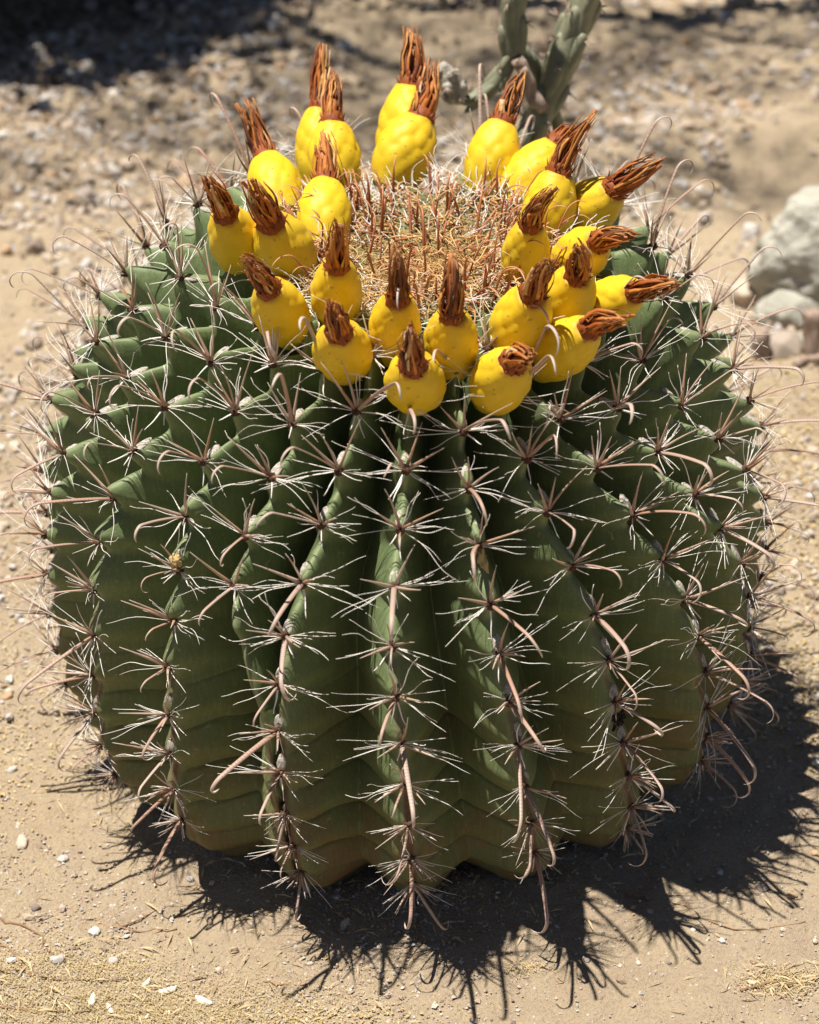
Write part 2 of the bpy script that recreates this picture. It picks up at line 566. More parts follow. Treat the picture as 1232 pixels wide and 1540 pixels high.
sp_ = np.concatenate([blob(260, -.20, -.30, .07, .03), blob(90, .245, -.286, .016, .009), blob(420, .38, .30, .09, .16), blob(260, -.38, .15, .08, .2), scatter(420, -.4, .4, -.33, .3), (lambda a_, r_: np.stack([r_ * np.sin(a_), -r_ * np.cos(a_)], -1))(rng.uniform(0, 6.28, 520), rng.normal(.215, .022, 520))])
obj('dry_straw', flakes('dry_straw', sp_, rng.uniform(.0022, .0085, len(sp_)), M['straw_bit'], .0010, .10, .075), None, 'loose straw stalks scattered over the sand and litter', 'straw', None, 'stuff')
ra = rng.uniform(0, 2 * math.pi, 1500)
rd = rng.normal(.205, .02, 1500)
litter('dry_litter', np.stack([rd * np.sin(ra), -rd * np.cos(ra)], -1), 'dry leaflets trapped in the shade round the foot of the cactus', (.0006, .0022))
FL = [(-.152, -.288, .0062, .4), (-.128, -.297, .0064, -.5), (-.199, -.300, .0055, 1.5), (-.187, -.307, .005, 2.0), (-.166, -.283, .004, 1.0), (-.226, -.262, .005, .2), (-.100, -.215, .0035, .7)]
for k, (x, y, r, a) in enumerate(FL):
    mb = MB()
    u = np.linspace(-1, 1, 9)
    top = np.stack([u, .42 * np.sqrt(np.maximum(1 - u * u, .01)) * (1 - .25 * u), .16 * u * u + .1], -1)
    bot = np.stack([u, -.42 * np.sqrt(np.maximum(1 - u * u, .01)), .10 * u * u + .05], -1)
    mid_ = np.stack([u, 0 * u, .1 * u * u + .28], -1)
    v = np.concatenate([top, mid_, bot, top - [0, 0, .06], mid_ - [0, 0, .06], bot - [0, 0, .06]]) * r
    f = []
    for i in range(8):
        for a0 in (0, 9):
            f.append((a0 + i, a0 + 9 + i, a0 + 10 + i, a0 + 1 + i))
            f.append((27 + a0 + i, 28 + a0 + i, 37 + a0 + i, 36 + a0 + i))
        f.append((i, i + 1, 28 + i, 27 + i))
        f.append((18 + i, 45 + i, 46 + i, 19 + i))
    mb.add(v, f, 0, None, random.random())
    o = obj('papery_flake', mb.mesh('papery_flake', M['flake']), None, 'curled white papery petal flake lying on the ground', 'petal flake', 'white papery flakes on the ground',
            None, (x, y, float(ground_z(x, y)) + .0006))
    o.rotation_euler = (0, 0, a)

TW = [([(.188, -.205), (.197, -.222), (.215, -.235), (.245, -.236), (.268, -.228)], .0006, 'thin curved brown twig arching over bare sand'),
      ([(-.270, -.222), (-.245, -.235), (-.228, -.262)], .0009, 'bent tan twig beside the drift of yellow leaflets'),
      ([(-.268, -.245), (-.256, -.256), (-.240, -.282)], .0009, 'short reddish twig lying across another twig'),
      ([(-.285, -.268), (-.22, -.282), (-.175, -.281)], .0008, 'long straw-coloured twig along the edge of yellow litter'),
      ([(-.275, -.305), (-.23, -.312), (-.19, -.308)], .0009, 'brown twig half buried in the yellow leaflets'),
      ([(-.09, -.280), (-.070, -.282), (-.052, -.278)], .0006, 'short dark splinter on smooth sand'),
      ([(.085, -.262), (.097, -.270), (.104, -.282), (.092, -.287)], .0005, 'hair-thin curled stem beside the scrap of straw'),
      ([(.218, -.294), (.235, -.288), (.250, -.280)], .0012, 'pale wood splinter lying in round straw heap'),
      ([(.150, -.195), (.158, -.199), (.170, -.204)], .0009, 'dark broken twig lying between two shadows'),
      ([(-.205, -.222), (-.185, -.232), (-.150, -.231)], .0007, 'forked golden straw on gritty sand')]
for pts, r, lab in TW:
    pts = np.array([(x, y, 0) for x, y in pts], float)
    t = np.linspace(0, 1, len(pts))
    tt = np.linspace(0, 1, 18)
    pth = np.stack([np.interp(tt, t, pts[:, i]) for i in range(2)] + [tt * 0], -1)
    for _ in range(2):
        pth[1:-1] = (pth[:-2] + 2 * pth[1:-1] + pth[2:]) / 4
    pth[:, :2] += np.stack([fbm(tt * 9, tt * 0 + r * 9e3, 5, 2), fbm(tt * 9, tt * 0 + 7 + r * 9e3, 6, 2)], -1) * .004
    org = pth[9].copy()
    pth[:, 2] = ground_z(pth[:, 0], pth[:, 1]) + r * .9
    org[2] = pth[9, 2]
    mb = MB()
    v, f, a = tube(pth - org, np.linspace(r, r * .6, 18) * (1 + .2 * np.sin(tt * 40)), None, 6)
    mb.add(v, f, 0, a, random.random())
    if 'forked' in lab:
        b0 = pth[6] - org
        v, f, a = tube(np.array([b0, b0 + [.012, .006, .001], b0 + [.024, .016, .0015]]), [r, r * .7, r * .4], None, 6)
        mb.add(v, f, 0, a, .4)
    obj('twig', mb.mesh('twig', M['twig']), None, lab, 'twig', None, None, tuple(org))

# ================================================================== BARREL CACTUS
PROF = np.array([(0, .392), (.05, .400), (.10, .410), (.135, .407), (.17, .388), (.205, .348), (.232, .298), (.247, .245), (.2515, .19),
                 (.2495, .13), (.241, .083), (.223, .044), (.194, .016), (.176, -.02)])


def catmull(P, n_):
    P = np.vstack([2 * P[0] - P[1], P, 2 * P[-1] - P[-2]])
    o = []
    for i in range(1, len(P) - 2):
        p0, p1, p2, p3 = P[i - 1:i + 3]
        for t in np.linspace(0, 1, 20, endpoint=False):
            o.append(.5 * (2 * p1 + (p2 - p0) * t + (2 * p0 - 5 * p1 + 4 * p2 - p3) * t * t + (3 * p1 - p0 - 3 * p2 + p3) * t ** 3))
    o = np.array(o + [P[-2]])
    s = np.r_[0, np.cumsum(np.hypot(*np.diff(o, axis=0).T))]
    S = np.linspace(0, s[-1], n_)
    return S, np.interp(S, s, o[:, 0]), np.interp(S, s, o[:, 1])


PS, PR, PZ = catmull(PROF, 800)
dR, dZ = np.gradient(PR, PS), np.gradient(PZ, PS)
ln = np.hypot(dR, dZ)
dR, dZ = dR / ln, dZ / ln
SEND = PS[-1]

# azimuth (degrees, 0 = towards -y) of every rib crest at a few arc lengths from the crown
RIB_S = np.array([.10, .15, .20, .24, .28, .32, .36, .40, .44, .48, .55, .64])
RT = [
    [-70, -71, -74, -80, -86, -90, -92, -93, -94, -94, -94, -94],
    [-52, -54, -58.5, -63, -67.5, -70.5, -72, -73, -74, -75, -76, -76],
    [-34, -38, -45, -48.8, -52.2, -53, -53.2, -53.6, -54.6, -56, -58, -58],
    [-23, -26, -31.4, -34.8, -36.2, -35.5, -36, -36.2, -36.6, -37.3, -38.2, -38.5],
    [-13, -15, -20, -22, -24.8, -25.5, -22.5, -19.6, -18.9, -18.6, -18.0, -18],
    [-5, -6.5, -9.2, -11.4, -13.8, -16.3, -17.5, -17.9, -17.7, -17.3, -16.6, -16.5],
    [3, 2, .9, .2, -1.1, -1.6, -1, -.2, .4, .9, 1.8, 2],
    [12, 11.4, 11, 10.8, 11.8, 12.9, 14.3, 16.1, 17.6, 19.4, 23, 25],
    [20, 20, 20.4, 22.1, 24.7, 28, 30.3, 32.2, 34.3, 36.9, 41, 43],
    [27, 27.5, 29, 33.3, 38.3, 43, 47, 50.5, 52.6, 55.5, 62, 64],
    [37, 38, 40, 45.2, 50.5, 57, 62, 66, 70, 74, 80, 82],
    [48, 50, 53, 58, 64, 72, 79, 84, 88, 92, 97, 99],
]
NF = len(RT)
NR = NF + 10
for k in range(10):
    t = (k + 1) / 11
    RT.append([b * (1 - t) + (a + 360) * t for a, b in zip(RT[0], RT[NF - 1])])
RT = np.array(RT)                                       # (NR, len(RIB_S))
S0 = [.152, .147, .146, .168, .166, .154, .153, .165, .152, .169, .177, .160] + [.15 + .03 * random.random() for _ in range(10)]
SHORT = 4                                               # this rib runs out above the waist


def count_at(s):                                        # areole count along a rib: spacing shrinks towards the foot
    s = np.asarray(s, float)
    return s / (.0348 - .0006 * np.clip((s - .40) / .2, 0, 1))


def rib_phi(k, s):
    return np.interp(s, RIB_S, RT[k % NR]) + 360 * (k // NR)


def smooth01(x, a, b):
    t = np.clip((x - a) / (b - a), 0, 1)
    return t * t * (3 - 2 * t)


def surface(s, k, fr):
    """s (n,1) arc, k rib index (m,), fr 0..1 towards the next rib (m,) -> xyz (n,m,3), w (n,m)"""
    ph0 = np.stack([rib_phi(int(i), s[:, 0]) for i in k], 1)
    ph1 = np.stack([rib_phi(int(i) + 1, s[:, 0]) for i in k], 1)
    phi = np.radians(ph0 * (1 - fr) + ph1 * fr)
    r = np.interp(s, PS, PR)
    gap = np.maximum(np.radians(ph1 - ph0), .001) * r
    env = smooth01(s, .075, .17) * (1 - .68 * smooth01(s, .39, .57))
    depth = np.minimum(.066, (2.0 - .4 * smooth01(s, .25, .36)) * gap) * env
    w = 1 - np.abs(2 * fr - 1)
    w = w[None, :] + 0 * s
    cap = .27
    ww = (np.sqrt(w * w + cap * cap) - cap) / (math.sqrt(1 + cap * cap) - cap)
    pw = 1.22 + 0 * s
    drop = depth * (1 - np.maximum(1 - ww, 0) ** pw)
    # tubercles and folds share one phase that runs smoothly from rib to rib
    s0 = np.array(S0)
    c0 = np.stack([count_at(np.array(s0[int(i) % NR])) for i in k])
    c1 = np.stack([count_at(np.array(s0[(int(i) + 1) % NR])) for i in k])
    d = c1 - c0
    c1 = c1 - np.round(d)
    psi = count_at(s) - (c0 * (1 - fr) + c1 * fr)[None, :]
    psi = psi - .42 * w * smooth01(s, .34, .46) + .30 * fbm(phi * 7 + 40, s * 9 + 0 * phi, 13, 3)
    fz = psi - np.floor(psi)                            # 0 at an areole
    bump = np.cos(2 * math.pi * (fz + .10)) + .22 * np.sin(4 * math.pi * (fz + .10))
    shortk = (np.isin(k % NR, [SHORT]) & (fr < .5)) | (np.isin((k + 1) % NR, [SHORT]) & (fr >= .5))
    tb = np.where(shortk[None, :], 1 - smooth01(s, .31, .36), 1.0)
    amp = (.0078 - .0046 * smooth01(s, .26, .40)) * env * np.exp(-(w / .42) ** 2) * tb
    # plump flank swelling beside each tubercle
    amp2 = .0030 * env * np.exp(-((w - .42) / .22) ** 2)
    fold = smooth01(s, .355, .47)
    pil = np.abs(2 * fz - 1)                            # 1 at areole level, 0 half way
    crease = np.exp(-(pil / .06) ** 2)
    vv = (fz + .5) % 1.0                                # 0 just below a crease, 1 just above the next
    swell = np.sin(math.pi * np.clip(vv, 0, 1) ** 1.35) ** .6 - .65
    foldd = fold * (.75 + .9 * fbm(phi * 4 + 9, s * 11 + 0 * phi, 29, 2)) * (swell * .0080 - crease * .0040) * smooth01(w, .06, .22)
    off = -drop + amp * bump + amp2 * bump + foldd + .0016 * fbm(phi * 9, s * 22, 77, 3) * env
    nr, nz = -np.interp(s, PS, dZ), np.interp(s, PS, dR)
    rr = np.maximum(r + nr * off, 0)
    zz = np.interp(s, PS, PZ) + nz * off
    return np.stack([rr * np.sin(phi), -rr * np.cos(phi), zz], -1), w


cactus = obj('barrel_cactus', None, None, 'large round green barrel cactus with hooked spines and a ring of yellow fruits', 'cactus')
PERR = 34
xx_ = np.linspace(-1, 1, PERR, endpoint=False)
frs = .5 + .5 * np.sign(xx_) * np.abs(xx_) ** 1.45            # columns gather in the valleys
kk = np.repeat(np.arange(NR), PERR)
ff = np.tile(frs, NR)
rows = np.concatenate([np.linspace(.004, .13, 30, endpoint=False), np.linspace(.13, .36, 170, endpoint=False), np.linspace(.36, SEND, 330)])[:, None]
P, W = surface(rows, kk, ff)
nr_, nc_ = len(rows), NR * PERR
idx = np.arange(nr_ * nc_).reshape(nr_, nc_)
nxt = np.roll(idx, -1, axis=1)
q = np.stack([idx[:-1], idx[1:], nxt[1:], nxt[:-1]], -1).reshape(-1, 4)
body_me = fast_mesh('body', P.reshape(-1, 3), q, M['skin'], True, {'along': np.repeat(rows[:, 0], nc_), 'vary': W.ravel()})
obj('body', body_me, cactus)


# ---------------------------------------------------------------- spines (local frame: x side, y up the rib, z outwards)
def hook_path(zone, rr):
    L = rr.uniform(.030, .046) * (1.22, 1.05, .85)[zone]
    th = rr.uniform(-.02, .20) + (-.22, -.06, .18)[zone]       # lean from outward towards down the rib
    side = rr.uniform(-.28, .28)
    n1, n2 = 11, 11
    dth1 = rr.uniform(.05, .30) / n1 if zone == 0 else rr.uniform(.05, .45) / n1
    rad = rr.uniform(.0055, .0088) if zone == 0 else rr.uniform(.006, .0105)
    turn = math.radians(rr.uniform(125, 185))
    p, pts = np.zeros(3), [np.zeros(3)]
    for i in range(n1):
        th += dth1
        p = p + L / n1 * np.array([math.sin(side), -math.sin(th) * math.cos(side), math.cos(th) * math.cos(side)])
        pts.append(p.copy())
    for i in range(n2):
        th += turn / n2
        st = rad * turn / n2
        p = p + st * np.array([math.sin(side), -math.sin(th) * math.cos(side), math.cos(th) * math.cos(side)])
        pts.append(p.copy())
    return np.array(pts)


def hook_mesh(zone, rr):
    pts = hook_path(zone, rr)
    t = np.linspace(0, 1, len(pts))
    wd = rr.uniform(.00115, .0016) * (1, 1, .9)[zone]
    rad = wd * np.interp(t, [0, .08, .45, .75, .95, 1], [1.0, 1.05, .92, .70, .36, .06])
    mb = MB()
    v, f, a = tube(pts, rad, (1, 0, 0), 6, .42)
    mb.add(v, f, 0, a, rr.random())
    return mb.mesh('hooked_spine', M['hook'])


def straight_path(ax, ay, L, rr):
    t = np.linspace(0, 1, 6)
    d = unit([math.sin(ax), math.sin(ay), math.cos(ax) * math.cos(ay)])
    bend = np.array([rr.uniform(-.1, .1), rr.uniform(-.15, .05), 0]) * L
    return t[:, None] * d * L + (t ** 2)[:, None] * bend


def straight_set(zone, rr):
    ups = ((.75, 0.45, .62), (.55, .35, .55), (.25, .25, .3))[zone]
    return [(rr.uniform(-.75, -.35), rr.uniform(.1, .8) * ups[0] + .1), (rr.uniform(.35, .75), rr.uniform(.1, .8) * ups[0] + .1), (rr.uniform(-.25, .25), rr.uniform(.6, 1.05))]


def straight_one(zone, ax, ay, rr):
    L = rr.uniform(.026, .042) * (1.05, 1, .8)[zone]
    return straight_path(ax, ay, L, rr), rr.uniform(.0010, .0015)


def straight_mesh(zone, k, rr):
    ax, ay = straight_set(zone, rr)[k]
    pth, w = straight_one(zone, ax, ay, rr)
    mb = MB()
    v, f, a = tube(pth, w * np.linspace(1, .12, 6), None, 5)
    mb.add(v, f, 0, a, rr.random())
    return mb.mesh('straight_spine', M['straight'])


def radial_path(al, tilt, L, rr, wav):
    n1 = 10
    t = np.linspace(0, 1, n1)
    d = unit([math.cos(al), math.sin(al), tilt])
    pe = unit([-math.sin(al), math.cos(al), 0])
    ph, fq = rr.uniform(0, 6.28), rr.uniform(4.5, 8.5)
    wv = np.sin(fq * t + ph) - math.sin(ph)
    wz = np.sin(fq * .8 * t + ph * 2) - math.sin(ph * 2)
    bend = rr.uniform(-.2, .16)
    return t[:, None] * d * L + (wv * t)[:, None] * pe * L * wav + (wz * t)[:, None] * np.array([0, 0, 1]) * L * wav * .7 + (t * t)[:, None] * np.array([0, bend, -.05]) * L


def tuft_mesh(zone, rr, with_straight):
    mb = MB()
    wav = (.03, .035, .024)[zone]
    for sd in (0, math.pi):
        for i in range(rr.choice((4, 5, 6, 7) if zone < 2 else (3, 4, 5, 6))):
            al = sd + (rr.uniform(-.42, .62) if sd == 0 else rr.uniform(-.62, .42))
            L = rr.choice((1, 1, 1, .55)) * rr.uniform(.024, .050) * (1, 1, .74)[zone]
            v, f, a = tube(radial_path(al, rr.uniform(.0, .85), L, rr, wav * rr.choice((.5, 1, 1, 2))), rr.uniform(.00021, .00038) * np.linspace(1, .45, 10), None, 4)
            mb.add(v, f, 0, a, rr.random() * .5)
    for i in range(rr.choice((1, 1, 2))):                      # short thick pale ones below
        al = -math.pi / 2 + rr.uniform(-.7, .7)
        v, f, a = tube(radial_path(al, rr.uniform(.25, .8), rr.uniform(.012, .022), rr, .02), rr.uniform(.0006, .0008) * np.linspace(1, .35, 10), None, 5)
        mb.add(v, f, 0, a, rr.random() * .5)
    for i in range(rr.choice((0, 1, 2))):                      # some upward
        al = math.pi / 2 + rr.uniform(-.6, .6)
        v, f, a = tube(radial_path(al, rr.uniform(.3, 1.1), rr.uniform(.022, .038), rr, .05), rr.uniform(.0004, .0006) * np.linspace(1, .45, 10), None, 4)
        mb.add(v, f, 0, a, rr.random() * .5)
    if zone == 2:
        for i in range(9):
            al = rr.uniform(0, 6.28)
            v, f, a = tube(radial_path(al, rr.uniform(.5, 1.6), rr.uniform(.010, .024), rr, .02), rr.uniform(.0004, .0007) * np.linspace(1, .3, 10), None, 4)
            mb.add(v, f, 1, a, rr.random() * .6)
    if with_straight:
        for ax, ay in straight_set(zone, rr):
            pth, w = straight_one(zone, ax, ay, rr)
            v, f, a = tube(pth, w * np.linspace(1, .12, 6), None, 5)
            mb.add(v, f, 2, a, rr.random())
    return mb.mesh('spine_tuft', [M['radial'], M['oldspine'], M['straight']])


def areole_mesh(rr, zone):
    mb = MB()
    nu, nv = 10, 12

    def lump(cx, cy, cz, ax, ay, az, mat, rough):
        v, f = [], []
        for i in range(nu + 1):
            th = math.pi * i / nu
            for j in range(nv):
                ph = 2 * math.pi * j / nv
                k_ = 1 + rough * (rr.random() - .5)
                v.append((cx + ax * math.sin(th) * math.cos(ph) * k_, cy + ay * math.cos(th) * k_, cz + az * math.sin(th) * math.sin(ph) * k_))
        for i in range(nu):
            for j in range(nv):
                f.append((i * nv + j, i * nv + (j + 1) % nv, (i + 1) * nv + (j + 1) % nv, (i + 1) * nv + j))
        mb.add(v, f, mat)
    L = rr.uniform(.0065, .0092) * (1, .85, .6)[zone]
    lump(0, L * .95, -.0004 if zone < 2 else -.0009, .0032 if zone < 2 else .0022, L, .0014, 0, .16)
    lump(0, -.0002, .0004, .0030, .0034, .0026, 1, .35)
    return mb.mesh('areole', [M['wool'], M['dark']])


rs = random.Random(5)
ZN = 3
HOOK = [[hook_mesh(z, rs) for _ in range(16)] for z in range(ZN)]
TUFT = [[tuft_mesh(z, rs, False) for _ in range(18)] for z in range(ZN)]
TUFTS = [[tuft_mesh(z, rs, True) for _ in range(14)] for z in range(ZN)]
STR = [[[straight_mesh(z, k, rs) for _ in range(6)] for k in range(3)] for z in range(ZN)]
AREO = [[areole_mesh(rs, z) for _ in range(5)] for z in range(ZN)]

spots = []
for k in range(NR):
    c_start = count_at(np.array(S0[k]))
    fine_s = np.linspace(.1, SEND, 3000)
    cnt = count_at(fine_s) - c_start
    for j in range(0, 20):
        if cnt[-1] < j:
            break
        s = float(np.interp(j, cnt, fine_s)) + rs.uniform(-.0016, .0016)
        if s > .535 or (k == SHORT and s > .33):
            continue
        p, _ = surface(np.array([[s]]), np.array([k]), np.array([0.0]))
        spots.append((k, s, p[0, 0]))

cam_p = np.array(cam.location)
order = []
for k, s, p in spots:
    ph = math.radians(float(rib_phi(k, s)))
    nr0, nz0 = -float(np.interp(s, PS, dZ)), float(np.interp(s, PS, dR))
    nrm = unit([nr0 * math.sin(ph), -nr0 * math.cos(ph), nz0])
    order.append(float(nrm @ unit(cam_p - p)))
rank = np.argsort(-np.array(order))
single = set(int(i) for i in rank[:98])                        # clusters that show largest: straight spines built one by one

for i, (k, s, p) in enumerate(spots):
    ph = math.radians(float(rib_phi(k, s)))
    nr0, nz0 = -float(np.interp(s, PS, dZ)), float(np.interp(s, PS, dR))
    ez = Vector((nr0 * math.sin(ph), -nr0 * math.cos(ph), nz0)).normalized()
    tr, tz = -float(np.interp(s, PS, dR)), -float(np.interp(s, PS, dZ))
    ey = Vector((tr * math.sin(ph), -tr * math.cos(ph), tz)).normalized()
    ex = ey.cross(ez).normalized()
    zone = 0 if s < .27 else (1 if s < .46 else 2)
    m = Matrix((ex, ey, ez)).transposed().to_4x4()
    m.translation = Vector(p) - ez * .0004
    pu, _ = surface(np.array([[s - .013]]), np.array([k]), np.array([0.0]))
    dv = Vector(pu[0, 0]) - Vector(p)
    lean = math.atan2(dv.dot(ez), dv.dot(ey))                  # slope of the tubercle's upper side
    ar = obj('areole', AREO[zone][rs.randrange(5)], cactus)
    ar.matrix_local = m @ Matrix.Rotation(lean, 4, 'X')
    h = obj('hooked_spine', HOOK[zone][rs.randrange(16)], ar)
    h.rotation_euler = (rs.uniform(-.25, .22) - lean, rs.uniform(-.22, .22), rs.uniform(-.5, .5))
    h.scale = [rs.choice((.6, .8, .9, 1, 1, 1.08, 1.15)) * rs.uniform(.93, 1.07)] * 3
    if rs.random() < .5:
        h.scale.x *= -1
    if i in single:
        tf = obj('spine_tuft', TUFT[zone][rs.randrange(18)], ar, kind='stuff')
        for q_ in range(3):
            st = obj('straight_spine', STR[zone][q_][rs.randrange(6)], ar)
            st.rotation_euler = (rs.uniform(-.1, .1) - lean, rs.uniform(-.1, .1), rs.uniform(-.25, .25))
    else:
        tf = obj('spine_tuft', TUFTS[zone][rs.randrange(14)], ar, kind='stuff')
    tf.rotation_euler = (rs.uniform(-.2, .2) - lean, rs.uniform(-.2, .2), rs.uniform(-.35, .35))
    tf.scale = [rs.uniform(.72, 1.15) * rs.choice((-1, 1)), rs.uniform(.8, 1.12), rs.uniform(.8, 1.15)]

# ---------------------------------------------------------------- fruits: base, top, tip of the dried flower, width (m)
FRUITS = [
    ((-0.105, -0.0258, 0.4105), (-0.1124, -0.0467, 0.4519), (-0.1213, -0.0665, 0.4855), 0.0345),
    ((-0.0841, 0.0615, 0.4103), (-0.095, 0.0949, 0.4272), (-0.1097, 0.1146, 0.4592), 0.0359),
    ((-0.0721, -0.0318, 0.4063), (-0.0836, -0.0506, 0.4478), (-0.0941, -0.0671, 0.4827), 0.0395),
    ((-0.0612, 0.1222, 0.4065), (-0.0596, 0.1455, 0.443), (-0.0573, 0.1679, 0.4801), 0.0313),
    ((-0.0474, 0.0934, 0.4103), (-0.0494, 0.1159, 0.4454), (-0.0485, 0.148, 0.4692), 0.0363),
    ((-0.0542, 0.0282, 0.4023), (-0.0527, 0.0592, 0.4258), (-0.0547, 0.0925, 0.4479), 0.0362),
    ((-0.0024, 0.1307, 0.4082), (0.0045, 0.1596, 0.4546), (0.0045, 0.1812, 0.4883), 0.0381),
    ((-0.0061, 0.1085, 0.4105), (0.0114, 0.13, 0.4429), (0.0198, 0.1529, 0.4747), 0.0413),
    ((0.0574, 0.0977, 0.4105), (0.0682, 0.1191, 0.4441), (0.0825, 0.1473, 0.4685), 0.0364),
    ((0.0804, 0.0799, 0.4105), (0.1031, 0.1004, 0.4347), (0.1218, 0.1357, 0.4321), 0.0343),
    ((0.0925, 0.0156, 0.4092), (0.1023, 0.0246, 0.4486), (0.1231, 0.0304, 0.486), 0.0356),
    ((0.1179, 0.0379, 0.4097), (0.1385, 0.0211, 0.4382), (0.1659, 0.0092, 0.4648), 0.0359),
    ((0.0771, -0.0451, 0.4085), (0.0796, -0.0637, 0.4516), (0.0914, -0.0822, 0.485), 0.0307),
    ((0.1071, -0.0336, 0.4106), (0.1229, -0.0656, 0.441), (0.1406, -0.096, 0.4601), 0.0317),
    ((0.0998, -0.0956, 0.4059), (0.1061, -0.1207, 0.4451), (0.1043, -0.145, 0.4769), 0.0331),
    ((0.1225, -0.0795, 0.4029), (0.1428, -0.1124, 0.4296), (0.1637, -0.1397, 0.4501), 0.0301),
    ((0.0682, -0.1262, 0.404), (0.0774, -0.1472, 0.445), (0.0842, -0.1691, 0.4778), 0.0358),
    ((0.0906, -0.1344, 0.394), (0.1113, -0.1587, 0.4285), (0.1301, -0.1868, 0.4498), 0.0325),
    ((0.0552, -0.1613, 0.3875), (0.0652, -0.1904, 0.4231), (0.073, -0.224, 0.4434), 0.0351),
    ((0.0293, -0.1468, 0.4012), (0.0292, -0.1688, 0.4427), (0.0288, -0.1703, 0.4827), 0.0313),
    ((0.0078, -0.1675, 0.3899), (0.0063, -0.1985, 0.4252), (0.0044, -0.2184, 0.4598), 0.0349),
    ((-0.0061, -0.1362, 0.4066), (-0.0031, -0.1579, 0.4481), (-0.0034, -0.1719, 0.4856), 0.0306),
    ((-0.0355, -0.1481, 0.3999), (-0.0377, -0.1778, 0.4363), (-0.0404, -0.2016, 0.4683), 0.0340),
    ((-0.042, -0.0994, 0.4105), (-0.0401, -0.1212, 0.4521), (-0.039, -0.1398, 0.4875), 0.0321),
    ((-0.0713, -0.1142, 0.4071), (-0.0806, -0.1396, 0.4456), (-0.0922, -0.1621, 0.4765), 0.0327),
]



def bez(p0, p1, p2, t):
    t = t[:, None]
    return (1 - t) ** 2 * p0 + 2 * t * (1 - t) * p1 + t * t * p2


def fruit_mesh(L, W_, rr):
    nu, nv = 56, 68
    u = np.linspace(0, 1, nu)
    prof = np.sin(math.pi * (.19 + .71 * u ** 1.12)) ** .74
    prof[-2:] *= np.array([.95, .70])
    prof[0] *= .6
    r = W_ * .485 * prof / prof.max()
    z = -.013 + u * (L + .0145)
    z[-1] -= .0012
    bumps = []
    for i in range(36):
        t = .18 + .80 * (i / 36) ** .85
        bumps.append((t, i * 2.39996 + rr.uniform(-.15, .15), rr.uniform(.6, 1.25)))
    v, al, sp = [], [], []
    spk = [rr.random() < .4 for _ in bumps]
    ecc = rr.uniform(-.05, .05)
    ep = rr.uniform(0, 6.28)
    ph = np.arange(nv) * 2 * math.pi / nv
    for i in range(nu):
        dm = np.full(nv, 9.0)
        dk = np.full(nv, 9.0)
        for (t, bp, am), on in zip(bumps, spk):
            du = (u[i] - t) * L / .0078
            dp = ((ph - bp + math.pi) % (2 * math.pi) - math.pi) * r[i] / .0078
            dm = np.minimum(dm, (du * du + dp * dp) / am)
            if on:
                dk = np.minimum(dk, ((du - .25) * 1.6) ** 2 + dp * dp * .5)
        off = .0016 * (1 - np.minimum(dm, 1.3)) * (.45 + .55 * min(1, u[i] * 1.6))
        rad = r[i] * (1 + ecc * np.cos(2 * ph + ep) + .02 * np.cos(3 * ph + ep * 2 + u[i] * 2)) + off
        v.append(np.stack([rad * np.cos(ph), rad * np.sin(ph), 0 * ph + z[i] + (.0006 * np.cos(2 * ph + ep) if i > nu - 4 else 0)], -1))
        al.append(np.full(nv, u[i]))
        sp.append((dk < .007).astype(float))
    f = []
    for i in range(nu - 1):
        for j in range(nv):
            k_ = (j + 1) % nv
            f.append((i * nv + j, i * nv + k_, (i + 1) * nv + k_, (i + 1) * nv + j))
    f.append(tuple(range((nu - 1) * nv, nu * nv)))
    f.append(tuple(range(nv - 1, -1, -1)))
    mb = MB()
    mb.add(np.concatenate(v), f, 0, np.concatenate(al), np.concatenate(sp))
    return mb.mesh('fruit', M['fruit'])


